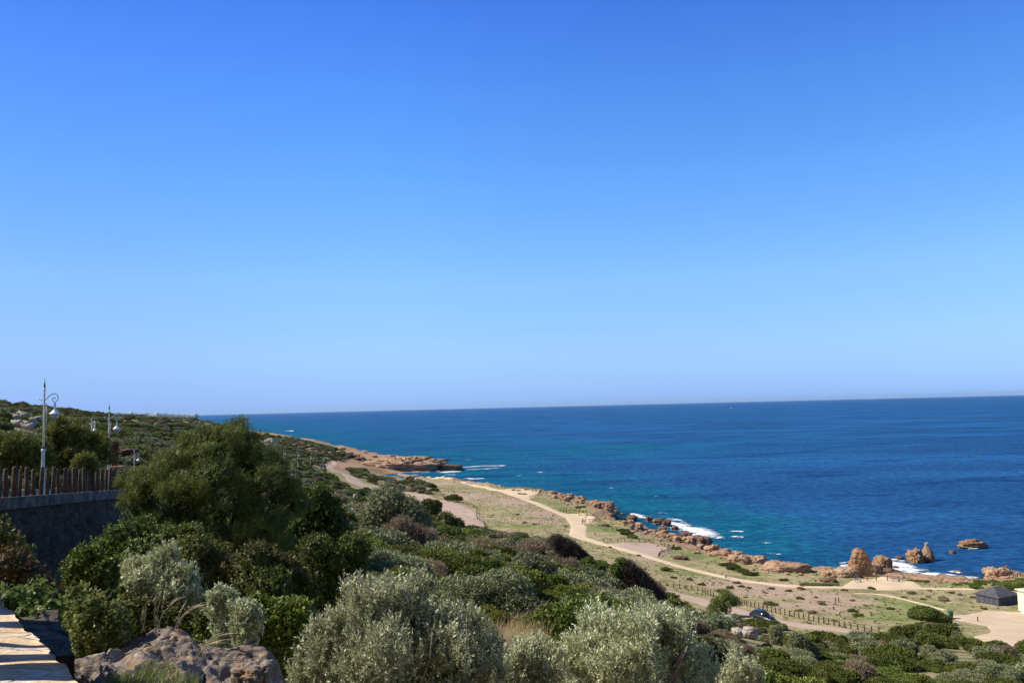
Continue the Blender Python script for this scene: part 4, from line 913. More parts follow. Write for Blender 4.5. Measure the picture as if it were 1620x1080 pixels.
windtree('large windswept dark green tree at the end of the post fence', [(335, 715, 42, 0), (300, 725, 40, .5), (365, 712, 34, .5), (260, 745, 40, 0), (230, 770, 36, -.3), (395, 725, 38, .8), (340, 750, 46, -.8), (285, 780, 48, -.8), (225, 800, 36, 0), (410, 765, 34, 0), (432, 742, 24, 1.2), (350, 800, 44, -.8), (440, 785, 26, .4),
          (400, 810, 32, 0), (300, 815, 40, 0), (350, 690, 18, .5), (325, 690, 20, .4), (300, 705, 22, .4), (455, 778, 26, .8), (472, 802, 22, 1), (205, 765, 22, .4), (380, 680, 18, 1), (250, 830, 34, -.4), (345, 850, 44, -.9), (290, 860, 40, -.8), (400, 850, 40, -.7), (440, 825, 28, .3), (370, 885, 36, -.9), (310, 895, 36, -.9), (430, 870, 34, -.4)], 31, 71, 13000, slen=.42, per=16, lL=.085, lean=(.35, 0, .05))
windtree('dark windswept tree behind the fence beside the first lamp post', [(100, 690, 26, 0), (130, 700, 26, 1), (85, 712, 24, 0), (120, 722, 28, 0), (150, 712, 20, 1), (155, 730, 18, 1), (105, 740, 26, 0)], 46, 72, 2600, lL=.2)
windtree('leftmost dark windswept tree behind the post fence', [(30, 707, 22, 0), (5, 715, 26, 0), (50, 717, 20, 0), (20, 728, 28, 0), (-30, 715, 30, 0), (60, 735, 22, 0)], 44, 73, 2200, lL=.2)
windtree('small dark tree in front of the boulder behind the fence', [(135, 728, 12, 0), (125, 735, 12, 0), (142, 740, 12, 0)], 40, 74, 500, lL=.14, slen=.4)
# dark-leaved companions at the top of the big tree
leafy('dark_tree', 'dark broad-leaved tree behind the top right of the windswept tree', [(388, 700, 20, 0), (402, 714, 18, 0), (378, 712, 18, 0)], 38, M_mastic, 1100, 75, per=8, lL=.14, lW=.08, slen=.35, cat='tree')
leafy('thicket_shrub', 'dark thicket shrub filling the slope right of the windswept tree', [(500, 790, 30, 0), (520, 810, 28, 0), (480, 830, 30, 0), (530, 835, 28, 0), (460, 850, 30, 0)], 42, M_mastic, 1500, 76, per=8, lL=.13, lW=.08, slen=.3)

# ------------------------------------------------------------------ rocks
IC4, IF4 = ico(5); IC3, IF3 = ico(4)
def rock_me(name, size, seed, mat, hi=False, rough=.35, strata=.0, sq=.6):
    V0, Fc = (IC4, IF4) if hi else (IC3, IF3)
    d = V0 / np.maximum(np.abs(V0) ** 4, 1e-9).sum(1, keepdims=True) ** .25 * sq + V0 * (1 - sq)
    nn = fbm(V0 * 1.3 + seed * 7.7, 5, seed, .55); rd = 1 - np.abs(fbm(V0 * 2.6 + seed, 5, seed + 4, .55)) * 1.2
    cr1 = np.exp(-np.abs(fbm(V0 * 1.9 + seed * 3.1, 3, seed + 11)) / .045); cr2 = np.exp(-np.abs(fbm(V0 * 4.3 + seed * 1.3, 3, seed + 21)) / .05)
    d = d * (1 + rough * nn + rough * .6 * (rd - .7) - rough * .55 * cr1 - rough * .28 * cr2 + rough * .12 * fbm(V0 * 9 + seed, 3, seed + 31))[:, None]
    hz = V0[:, 2] * 4.5 + fbm(V0 * 1.6 + seed, 3, seed + 41) * 1.3; ly = np.floor(hz).astype(np.int64); ff = hz - ly
    d[:, :2] *= (1 + rough * (.34 * (_hash(ly, ly * 3 + seed, ly * 0, 7) - .5) - .22 * np.exp(-ff / .09)))[:, None]
    kq = 3.1; qd = np.round(d * kq + fbm(V0 * 2 + seed, 2, seed + 6)[:, None] * .9) / kq; d = d * (1 - rough * .45) + qd * rough * .45
    if strata:
        ph = d[:, 2] * 9 + fbm(V0 * 2, 3, seed) * 1.4; d[:, :2] *= (1 - strata * np.clip(np.cos(ph), .55, 1)[:, None] * 1.0 + strata * .55)
    V = d * np.array(size)
    return qmesh(name, V, Fc, [mat], None, False)
def rock_at(name, label, px_, py_top, py_base, wpx, Y, mat, seed, depth=.8, hi=False, rough=.35, strata=0, sq=.6, cat='rock', group=None, sink=.15, parent=None, rot=0):
    b_ = aty(px_, py_base, Y); t_ = aty(px_, py_top, Y); h = t_[2] - b_[2]; w_ = wpx / F * Y / 2
    o = link(name, rock_me(name, (w_, w_ * depth, h / 2 * (1 + sink)), seed, mat, hi, rough, strata, sq), (b_[0], b_[1], b_[2] + h / 2 * (1 - sink)), parent, rot)
    return tag(o, label, cat, group) if parent is None else o
def Ysea(py_, px_=1400, z=0): return onz(px_, py_, z)[1]
# standing pillar
Yp = Ysea(916, 1362, 5.0)
def pillar():
    b_ = aty(1362, 917, Yp); t_ = aty(1362, 866, Yp); h = t_[2] - b_[2]; w_ = 31 / F * Yp / 2
    nz_, na_ = 90, 72; V = []
    for i in range(nz_):
        t = i / (nz_ - 1)
        wl = 1.0 - .05 * t; top = math.sqrt(max(0, 1 - max(0, (t - .72) / .28) ** 2.0)) * (1 - .05 * t); skew = .0
        for k_ in range(na_):
            a = 2 * math.pi * k_ / na_; ca, sa = math.cos(a), math.sin(a); sqr = (abs(ca) ** 5 + abs(sa) ** 5) ** (-.2)
            V.append((ca * sqr * wl * top, sa * sqr * wl * top * .8, t))
    V = np.array(V); P = np.stack([V[:, 0] * 1.6, V[:, 1] * 1.6, V[:, 2] * 4], 1)
    lay = np.floor(V[:, 2] * 8 + fbm(P * .5, 2, 5) * .7); f = (V[:, 2] * 8 + fbm(P * .5, 2, 5) * .7) % 1.0
    off = _hash(lay.astype(np.int64), lay.astype(np.int64) * 3, lay.astype(np.int64) * 0, 3) * .14 - .07
    k_ = 1 + off + fbm(P * 1.3 + 4, 5, 9) * .34 - .10 * np.exp(-((f - .03) / .06) ** 2) - .1 * np.exp(-((f - .97) / .06) ** 2)
    V[:, 0] *= k_; V[:, 1] *= k_
    V[:, 0] = V[:, 0] * w_ + V[:, 2] * 0 ; V[:, 1] = V[:, 1] * w_; V[:, 2] = V[:, 2] * (h + 1.5) - 1.5
    right = V[:, 0] > 0; V[right, 0] *= .80 + .55 * (1 - np.clip(V[right, 2] / h, 0, 1)) ** 1.3
    V *= np.array([.9, .9, 1.0]); a_ = R(-4); V[:, :2] = V[:, :2] @ np.array([[math.cos(a_), math.sin(a_)], [-math.sin(a_), math.cos(a_)]])
    idx = np.arange(nz_ * na_).reshape(nz_, na_); Q = np.stack([idx[:-1], np.roll(idx[:-1], -1, 1), np.roll(idx[1:], -1, 1), idx[1:]], -1).reshape(-1, 4)
    tag(link('rock_pillar', qmesh('rock_pillar', V, Q, [M_rockp]), (b_[0], b_[1], b_[2])), 'tall layered ochre rock pillar standing behind the railing', 'rock')
pillar()
rock_at('sea_stack', 'pale-topped boulder just right of the tall rock pillar', 1398, 879, 912, 26, Ysea(912, 1398, 1), M_rockp, 3, rough=.4, hi=True)
rock_at('shore_rock', 'dark low rock at the foot of the pillar on its right', 1386, 893, 918, 26, Ysea(917, 1386, 3), M_rockd, 4, hi=True)
rock_at('shore_rock', 'dark rock in the surf between the boulder and the railing', 1410, 899, 920, 30, Ysea(919, 1410, 2), M_rockd, 5, hi=True)
rock_at('shore_rock', 'pale sloping slab leaning on the left of the pillar', 1338, 898, 922, 36, Ysea(921, 1338, 5), M_rockc, 6, hi=True)
rock_at('shore_rock', 'low pale slab left of the sloping slab by the pillar', 1318, 902, 922, 30, Ysea(921, 1318, 5), M_rockc, 7, hi=True)
rock_at('sea_stack', 'left rounded brown stack of the pair in the water', 1449, 869, 891, 20, Ysea(890), M_rockp, 8, rough=.5, hi=True, depth=1)
def cone_stack():
    Y = Ysea(886, 1468); b_ = aty(1468, 887, Y); h = aty(1468, 860, Y)[2] - b_[2]; w_ = 25 / F * Y / 2
    V = IC4.copy(); t = np.clip((V[:, 2] + 1) / 2, 0, 1); taper = 1.05 - .72 * t ** 1.2
    nn = fbm(IC4 * 1.6 + 3, 5, 14) - .5 * np.exp(-np.abs(fbm(IC4 * 2.3 + 1, 3, 15)) / .05) - .3 * np.exp(-np.abs(fbm(IC4 * 5 + 1, 3, 16)) / .06) + .25 * fbm(IC4 * 7, 3, 17); V[:, 0] = V[:, 0] * taper * (1 + .3 * nn) * w_ * 1.15; V[:, 1] *= taper * (1 + .3 * nn) * w_; V[:, 2] = (V[:, 2] + 1) / 2 * (h + 2.0) - 2.0
    o = link('sea_stack', qmesh('sea_stack', V, IF4, [M_rockp]), (b_[0], b_[1], b_[2])); tag(o, 'right pointed brown stack of the pair with a white crest', 'rock')
    m_ = rock_me('white_crest', (w_ * .22, w_ * .2, h * .10), 9, M_rockw); c_ = link('white_crest', m_, (-.05 * w_, 0, h * .98), o)
cone_stack()
rock_at('islet', 'long low brown islet far out at right', 1537, 853.5, 867, 40, Ysea(866, 1537), M_rockp, 10, rough=.6, depth=.5, hi=True)
rock_at('sea_rock', 'small dark rock awash left of the islet', 1507, 870, 879, 9, Ysea(878), M_rockd, 11)
rock_at('sea_rock', 'dark rock awash behind the pillar boulder', 1423, 879, 886, 12, Ysea(885), M_rockd, 12)
rock_at('sea_rock', 'upright dark rock at the right of the surf', 1491, 908, 923, 15, Ysea(922, 1491, .5), M_rockd, 13)
rock_at('sea_rock', 'flat dark rock in the foam right of the upright dark rock', 1516, 901, 908, 13, Ysea(907), M_rockd, 14)
rock_at('sea_rock', 'small dark rock in the foam below the pair of stacks', 1436, 897, 901, 6, Ysea(900), M_rockd, 15)
rock_at('sea_rock', 'small dark rock in the foam near the boulder', 1418, 895, 901, 9, Ysea(900), M_rockd, 16)
rock_at('outcrop', 'pale crag with notched top at the right edge of the shore', 1578, 898, 922, 36, Ysea(920, 1578, 3), M_rockc, 17, rough=.5, hi=True)
rock_at('outcrop', 'thin upright spike of rock on the right of the pale crag', 1593, 894, 918, 8, Ysea(918, 1593, 3), M_rockd, 18, hi=True)
rock_at('outcrop', 'broad brown whaleback rock on the shore left of the railing', 1240, 889, 918, 76, Ysea(914, 1240, 4), M_rockc, 19, rough=.4, depth=.5, hi=True)
rock_at('outcrop', 'pale cracked outcrop at the left end of the whaleback rock', 1192, 881, 906, 34, Ysea(903, 1192, 4), M_rockc, 20, rough=.5, hi=True, depth=.6)
rock_at('outcrop', 'dark notch rock at the right end of the whaleback rock', 1276, 895, 916, 12, Ysea(914, 1276, 4), M_rockd, 21)
rock_at('outcrop', 'flat-topped pale cliff above the first breakers', 1150, 870, 890, 52, Ysea(888, 1150, 3.5), M_rockc, 22, rough=.3, depth=.5, hi=True)
rock_at('outcrop', 'craggy brown bluff where the coast turns', 955, 793, 812, 34, Ysea(810, 955, 3), M_rockc, 23, rough=.5, hi=True, depth=.6)
rock_at('outcrop', 'broad reddish rock shelf at the tip of the headland', 640, 722, 752, 100, 618, M_rockc, 24, rough=.75, hi=True, depth=.5)
rock_at('outcrop', 'low dark rocks trailing off the headland tip into the water', 715, 735, 745, 34, Ysea(744, 715), M_rockd, 25, rough=.5, depth=.35)
# boulders along the shore (copies)
BM = [rock_me('boulder', (1, .85, .8), 200 + i, M_rockc if i < 4 else M_rockd if i < 6 else M_rockb, rough=.7, sq=.75) for i in range(8)]
random.seed(9); BLD = []
def boulder(px_, py_, s_, which=None, lab=None, z=None, zsea=False):
    q = onz(px_, py_, 0) if zsea else hit(px_, py_, 100)
    i = random.randrange(4) if which is None else which
    o = link('boulder', BM[i], (q[0], q[1], q[2] + .25 * s_), None, random.uniform(0, 6.28), (s_ * random.uniform(.8, 1.3), s_, s_ * random.uniform(.7, 1.1)))
    tag(o, lab or 'brown boulder in the rocky belt along the shore', 'boulder', 'boulders along the shore' if not lab else None); BLD.append((o, px_, py_)); o['k'] = 'dark wet boulder' if i > 3 else 'brown boulder'
belt = [(870, 783), (900, 788), (930, 793), (965, 800), (975, 815), (990, 827), (1010, 835), (1030, 843), (1050, 848), (1075, 853), (1095, 860), (1125, 870), (1150, 876), (1190, 888)]
bp = np.array(belt, float); seg = np.concatenate([[0], np.cumsum(np.hypot(*np.diff(bp, axis=0).T))])
for _ in range(120):
    t = random.uniform(0, seg[-1]); x_ = np.interp(t, seg, bp[:, 0]); y_ = np.interp(t, seg, bp[:, 1])
    boulder(x_ + random.uniform(-8, 8), y_ + random.uniform(-4, 5), random.uniform(.35, 1.0) ** 1.7 * 1.7, None if random.random() < .72 else 6)
for px_, py_, s_ in ((1027, 825, 1.5), (1046, 829, 2.2), (1055, 832, 1.8), (1068, 838, 1.2), (1030, 822, 1), (1000, 823, 2), (1086, 849, 1.5), (1092, 853, 1.2), (1105, 855, 1.6), (1115, 862, 2), (1048, 840, 1.6), (1375, 905, 1.5), (1395, 910, 1.3), (1365, 915, 1), (1455, 917, 1), (1470, 918, .8), (1500, 921, .9), (1512, 923, .9)):
    boulder(px_, py_, s_, 4 + (int(px_) % 2), None, zsea=True)
for px_, py_, s_ in ((690, 741, 3.5), (698, 743, 3), (706, 742, 2.6), (716, 741, 2.4), (728, 741, 1.8)): boulder(px_, py_, s_, 4, zsea=True)
hb = np.random.default_rng(4)
label_by_landmark(BLD, lambda o: o['k'], [(870, 783, 'the farthest viewpoint railing'), (955, 800, 'the craggy brown bluff'), (985, 827, 'the start of the white breakers'), (1030, 843, 'the third viewpoint'), (1062, 850, 'the dark railing'), (1095, 860, 'the long white breaker'), (1150, 876, 'the flat-topped pale cliff'), (1190, 888, 'the whaleback rock'), (1362, 915, 'the rock pillar'), (1470, 915, 'the surf by the railing'), (710, 742, 'the headland tip'), (920, 795, 'the second viewpoint')], '')
for o, _a, _b in BLD: del o['k']
for _ in range(60):
    boulder(hb.uniform(420, 700), hb.uniform(700, 745), hb.uniform(1.0, 3.2)) if False else None
for _ in range(70):
    t = hb.uniform(0, 1); px_ = 430 + 250 * t; py_ = 692 + 38 * t + hb.uniform(0, 14)
    q = hit(px_, py_, 400)
    if q[1] > 500 and q[2] > .5:
        o = link('boulder', BM[hb.integers(4)], (q[0], q[1], q[2]), None, hb.uniform(0, 6), hb.uniform(.8, 3.0) * np.array([1.3, 1, .6])); tag(o, 'pale boulder strewn over the headland', 'boulder', 'boulders on the headland')
# hill rocks at left, boulders on the slopes
k = 0
for px_, py_, wd, hp, Y in ((20, 664, 26, 12, 170), (38, 660, 24, 14, 172), (52, 668, 18, 12, 165), (8, 668, 20, 12, 165), (30, 672, 30, 10, 160), (60, 664, 12, 8, 175), (45, 676, 16, 8, 158)):
    rock_at('crag', 'pale jagged crag of the outcrop on the left hillside', px_, py_ - 2 - hp * .5, py_ + hp * .5, wd * .9, Y, M_rockw, 300 + k, rough=.6, group='crags of the left hillside outcrop'); k += 1
rock_at('boulder_stone', 'smooth grey boulder behind the fence among dark trees', 116, 702, 716, 22, 52, M_rockg, 310, rough=.2)
rock_at('boulder_stone', 'brown flat boulder behind the small far lamp post', 205, 709, 720, 26, 105, M_rockd, 311, rough=.6)
rock_at('standing_stone', 'pinkish grey upright rock face right of the windswept tree', 425, 694, 716, 20, 130, M_rockw, 312, rough=.35)
for i, (px_, py_, wd, hp, Y, lb) in enumerate(((1168, 1002, 20, 9, 66, 'white rock slab left of the parked car'), (1188, 1000, 26, 9, 64, 'white jagged rock below the parked car'), (1150, 978, 22, 5, 96, 'flat pale rock under the small roadside tree'), (562, 786, 6, 5, 190, 'single white boulder beside the upper track'))):
    rock_at('pale_rock', lb, px_, py_ - hp, py_ + hp * .6, wd, Y, M_rockw, 320 + i, rough=.5)

# ------------------------------------------------------------------ foreground rock, parapet
def fgrock():
    Y = 7.6; b_ = aty(228, 1060, Y); nx_, ny_ = 150, 90
    u = np.linspace(0, 1, nx_); v = np.linspace(0, 1, ny_); U_, V_ = np.meshgrid(u, v, indexing='ij'); U_ = U_.ravel(); V_ = V_.ravel()
    x = (U_ - .5) * 1.9; y = (V_ - .35) * 2.0
    prof = 1 - np.clip(np.abs(U_ - .5) * 2, 0, 1) ** 9; pv = 1 - np.clip(np.abs(V_ - .52) / .5, 0, 1) ** 6
    P = np.stack([x * 1.6, y * 1.6, x * 0], 1)
    z = .80 * prof * pv + fbm(P, 5, 3) * .20 + (1 - np.abs(fbm(P * 1.7 + 5, 4, 8))) * .22 - .28 + np.round(fbm(P * 1.1 + 2, 3, 44) * 5) / 5 * .12
    z -= .30 * smooth(.66, .8, U_) * (1 - smooth(.3, .45, V_)); z += .22 * (1 - smooth(.3, .6, U_))
    z -= .08 * np.exp(-(((U_ - .32) / .1) ** 2 + ((V_ - .25) / .25) ** 2))
    z = z - .05 * np.exp(-np.abs(fbm(P * 1.2 + 9, 3, 18)) / .03) + fbm(P * 9, 3, 28) * .02; V3 = np.stack([x, y, z], 1); idx = np.arange(len(x)).reshape(nx_, ny_); Q = np.stack([idx[:-1, :-1], idx[1:, :-1], idx[1:, 1:], idx[:-1, 1:]], -1).reshape(-1, 4)
    # skirt to give it a body
    z0 = aty(290, 1008, Y + .2)[2] - 1.04
    edge = np.concatenate([idx[:, 0], idx[-1, 1:], idx[-2::-1, -1], idx[0, -2:0:-1]]); sk = V3[edge].copy(); sk[:, 2] = -1.2; off = len(V3); n_ = len(edge)
    Vs = np.concatenate([V3, sk]); Qs = np.array([(edge[i], off + i, off + (i + 1) % n_, edge[(i + 1) % n_]) for i in range(n_)])
    tag(link('grey_rock', qmesh('grey_rock', Vs, np.concatenate([Q, Qs]), [M_rockg]), (b_[0], Y, z0), None, R(-6)), 'lichened grey and orange rock in the foreground beside the parapet', 'rock')
    return b_[0], Y, z0
fx, fy, fz = fgrock()
rock_at('grey_rock', 'pitted pale grey rock at the right foot of the foreground rock', 405, 1045, 1090, 66, 6.9, M_rockg, 331, rough=.35, hi=True)
k = 0
GF = [grass_me('grass_tuft', 150, .15, .10, 90 + i, M_grass, .7, .0028) for i in range(2)]
for px_, py_, Y in ((215, 1035, 6.8), (235, 1045, 6.7), (255, 1030, 7.0), (200, 1055, 6.5), (275, 1050, 6.7), (290, 1040, 6.9), (310, 1060, 6.5), (225, 1070, 6.3), (260, 1072, 6.3), (300, 1075, 6.3), (190, 1040, 6.7), (245, 1020, 7.1)):
    q = aty(px_, py_ + 30, Y - .15); tag(link('grass_tuft', GF[k % 2], q, None, k), 'green grass tuft growing on the foreground rock', 'grass tuft', 'grass tufts on the foreground rock'); k += 1
def plume(label, px_, py_, Y, lean, seed, nst=5, h=.45):
    rg2 = random.Random(seed); q = aty(px_, py_, Y); mb = MB()
    for i in range(nst):
        a = lean + rg2.uniform(-.4, .4); hh = h * rg2.uniform(.7, 1.1); pts = [(math.sin(a) * hh * t ** 1.8 * .9 + rg2.uniform(-.01, .01), rg2.uniform(-.02, .02) + i * .02, hh * (t - .35 * t * t * abs(a))) for t in [j / 8 for j in range(9)]]
        mb.tube(pts, [.0025] * 6 + [.006, .007, .002], 5)
    tag(link('grass_plume', mb.me('grass_plume', M_straw2), q), label, 'grass')
M_straw2 = plain('dry_stalk', (0.36, 0.30, 0.19), .9, .2, 20)
plume('dry grass stalks rising behind the left part of the foreground rock', 245, 1000, 8.6, .35, 1)
plume('dry grass stalks arching right behind the foreground rock', 275, 1000, 8.4, .7, 2, 6, .4)
plume('dry grass stalks bending over the right face of the foreground rock', 310, 1045, 6.9, 1.1, 3, 6, .35)
plume('short dry stalks behind the left end of the foreground rock', 225, 1000, 8.7, .1, 4, 4, .25)

# parapet: rubble stone wall, top of sandstone slabs
M_slab, n, b, out = newmat('sandstone_slabs'); c = objc(n)
vor = N(n, 'ShaderNodeTexVoronoi'); vor.feature = 'DISTANCE_TO_EDGE'; vor.inputs['Scale'].default_value = 3.1
mp = N(n, 'ShaderNodeMapping'); mp.inputs['Scale'].default_value = (1.0, 2.2, 1); n.links.new(c, mp.inputs[0])
wob = N(n, 'ShaderNodeVectorMath', operation='ADD'); n.links.new(mp.outputs[0], wob.inputs[0])
nw = N(n, 'ShaderNodeTexNoise'); nw.inputs['Scale'].default_value = 4; n.links.new(c, nw.inputs['Vector'])
sc_ = N(n, 'ShaderNodeVectorMath', operation='SCALE'); sc_.inputs['Scale'].default_value = .35; n.links.new(nw.outputs['Color'], sc_.inputs[0]); n.links.new(sc_.outputs[0], wob.inputs[1])
n.links.new(wob.outputs[0], vor.inputs['Vector'])
vc = N(n, 'ShaderNodeTexVoronoi'); vc.inputs['Scale'].default_value = 3.1; n.links.new(wob.outputs[0], vc.inputs['Vector'])
sep = N(n, 'ShaderNodeSeparateColor'); n.links.new(vc.outputs['Color'], sep.inputs[0])
col = mixc(n, sep.outputs[0], (0.62, 0.42, 0.24), (0.70, 0.55, 0.38)); col = mixc(n, ramp(n, noise(n, c, 9, 5, .7), (.45, .7)), col, (0.50, 0.36, 0.22))
edge_ = ramp(n, vor.outputs['Distance'], (0.02, 0.07)); col = mixc(n, edge_, (0.66, 0.58, 0.48), col)
n.links.new(col, b.inputs['Base Color']); b.inputs['Roughness'].default_value = .9
bump(n, b, math_(n, 'ADD', edge_, noise(n, c, 12, 5, .7)), .02)
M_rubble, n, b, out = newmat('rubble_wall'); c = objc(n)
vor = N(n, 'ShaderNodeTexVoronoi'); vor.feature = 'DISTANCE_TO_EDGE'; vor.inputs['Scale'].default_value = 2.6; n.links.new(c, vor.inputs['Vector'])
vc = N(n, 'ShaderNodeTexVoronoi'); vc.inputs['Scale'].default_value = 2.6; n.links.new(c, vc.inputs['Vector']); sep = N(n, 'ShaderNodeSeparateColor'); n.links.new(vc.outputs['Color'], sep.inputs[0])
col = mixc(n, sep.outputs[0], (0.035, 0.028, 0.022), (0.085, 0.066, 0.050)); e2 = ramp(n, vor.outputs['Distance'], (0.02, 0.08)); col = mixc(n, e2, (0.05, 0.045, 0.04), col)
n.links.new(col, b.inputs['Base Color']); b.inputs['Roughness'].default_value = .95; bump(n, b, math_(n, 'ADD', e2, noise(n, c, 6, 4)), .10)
def parapet():
    e0 = onz(0, 945, 44.1); e1 = onz(130, 1080, 44.1); d = (e1 - e0)[:2]; d /= np.linalg.norm(d); nrm = np.array([-d[1], d[0]])   # to the right of the wall: +x side
    if nrm[0] < 0: nrm = -nrm
    L0, L1 = -3.5, 5.0; o = empty('parapet_wall', (e0[0], e0[1], 44.1)); n_ = 260; w_ = .62
    ss = np.linspace(L0, L1, n_); edgeR = n2(ss * 1.0, ss * 0, .09, 3, 61) * .022; edgeR += (_hash(np.floor(ss / .21).astype(np.int64), np.zeros(n_, np.int64), np.zeros(n_, np.int64), 5) - .5) * .03
    K = 22; V = []
    for i, s_ in enumerate(ss):
        for k_ in range(K):
            t = k_ / (K - 1); off = edgeR[i] if k_ == K - 1 else 0
            q = d * s_ - nrm * (w_ * (1 - t) - off); V.append((q[0], q[1], 0))
    V = np.array(V); V[:, 2] = fbm(V * 6, 3, 71) * .012 - .006
    idx = np.arange(len(V)).reshape(n_, K); Q = np.stack([idx[:-1, :-1], idx[:-1, 1:], idx[1:, 1:], idx[1:, :-1]], -1).reshape(-1, 4)
    rim = V[idx[:, -1]].copy(); rim[:, 2] -= .07; o1 = len(V); under = rim.copy(); under[:, :2] -= nrm * .08; base_ = under.copy(); base_[:, 2] = -3.0
    rimL = V[idx[:, 0]].copy(); rimL[:, 2] = -3.0
    V = np.concatenate([V, rim, under, rimL]); a = np.arange(n_ - 1)
    S1 = np.stack([idx[:-1, -1], idx[1:, -1], o1 + a + 1, o1 + a], 1); S2 = np.stack([o1 + a, o1 + a + 1, o1 + n_ + a + 1, o1 + n_ + a], 1)
    S3 = np.stack([idx[:-1, 0], idx[1:, 0], o1 + 2 * n_ + a + 1, o1 + 2 * n_ + a], 1)
    link('coping', qmesh('coping', V, np.concatenate([Q, S1, S2, S3]), [M_slab]), parent=o)
    nb = 30; VB = []
    S_a = np.linspace(L0, L1, 140); 
    for i, s_ in enumerate(S_a):
        for k_ in range(nb):
            z = -.07 - 2.9 * k_ / (nb - 1); q = d * s_ - nrm * .03; rr_ = vnoise(np.array([[s_ * 4, z * 7, 3.]]), 2)[0] * .035; VB.append((q[0] + nrm[0] * rr_, q[1] + nrm[1] * rr_, z))
    idx = np.arange(len(VB)).reshape(140, nb); QB = np.stack([idx[:-1, :-1], idx[:-1, 1:], idx[1:, 1:], idx[1:, :-1]], -1).reshape(-1, 4)
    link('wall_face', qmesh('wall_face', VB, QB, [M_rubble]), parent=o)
    # wooden posts outside the picture; the close-set row is added to shade the ledge
    pm = MB().lathe([(.05, -.1), (.05, .9), (.046, 1.0), (.03, 1.02)], n=12).me('post', M_wood, True)
    tag(o, 'pale sandstone parapet in the bottom left corner striped by post shadows', 'wall')
    fo = empty('post_fence', (e0[0], e0[1], 44.1)); random.seed(2)
    for s_, rad in ((.62, .5), (.86, .9), (1.02, 1.0), (1.14, 1.1), (1.48, 1.2), (1.62, .8), (2.3, 1.1), (.2, 1), (0, 1.5)) + tuple((-.17 * i_, 1.7) for i_ in range(1, 20)):
        q = d * s_ - nrm * (.56 if s_ > 0 else .4); pp = link('post', pm, (q[0] - .0, q[1], 0), fo, 0, (rad, rad, 1.0))
    tag(fo, 'wooden posts behind the left corner parapet, close-set ones added to shade the ledge', 'fence')
    # lower shaded ledge block
    A0 = onz(20, 966, 43.45); A1 = onz(90, 966, 43.45); A2 = onz(118, 1035, 43.45); A3 = onz(40, 1035, 43.45)
    mb = MB(); top = [A0, A1, A2, A3]; bmv = [mb.bm.verts.new(q) for q in top]; bv = [mb.bm.verts.new((q[0], q[1], q[2] - 1.8)) for q in top]
    mb.bm.faces.new(bmv); mb.bm.faces.new(bv[::-1])
    for i in range(4): mb.bm.faces.new((bmv[i], bv[i], bv[(i + 1) % 4], bmv[(i + 1) % 4]))
    bmesh.ops.subdivide_edges(mb.bm, edges=mb.bm.edges[:], cuts=8, use_grid_fill=True)
    for v_ in mb.bm.verts:
        nn = fbm(np.array([v_.co[:]]) * 3, 3, 4)[0]; v_.co += Vector((nn, nn * .5, nn)) * .04
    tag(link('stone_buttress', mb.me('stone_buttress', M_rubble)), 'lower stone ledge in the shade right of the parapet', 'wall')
parapet()

ORDL = ['leftmost', 'second from the left', 'third from the left', 'fourth from the left', 'fifth from the left', 'sixth from the left', 'seventh from the left', 'eighth from the left', 'ninth from the left', 'tenth from the left', 'eleventh from the left', 'twelfth from the left', 'thirteenth from the left', 'fourteenth from the left', 'fifteenth from the left', 'sixteenth from the left']
def by_column(prefix, what):
    L = [(proj(np.array([o.location[:]]))[0][0], o) for o in bpy.context.scene.objects if o.name.split('.')[0] == prefix and o.get('label') and o.get('label') == what[0]]
    L.sort(key=lambda t: t[0])
    for i, (_, o) in enumerate(L): o['label'] = what[1] + ', ' + ORDL[min(i, 15)]
by_column('grass_tuft', ('green grass tuft growing on the foreground rock', 'green grass tuft on the foreground rock'))
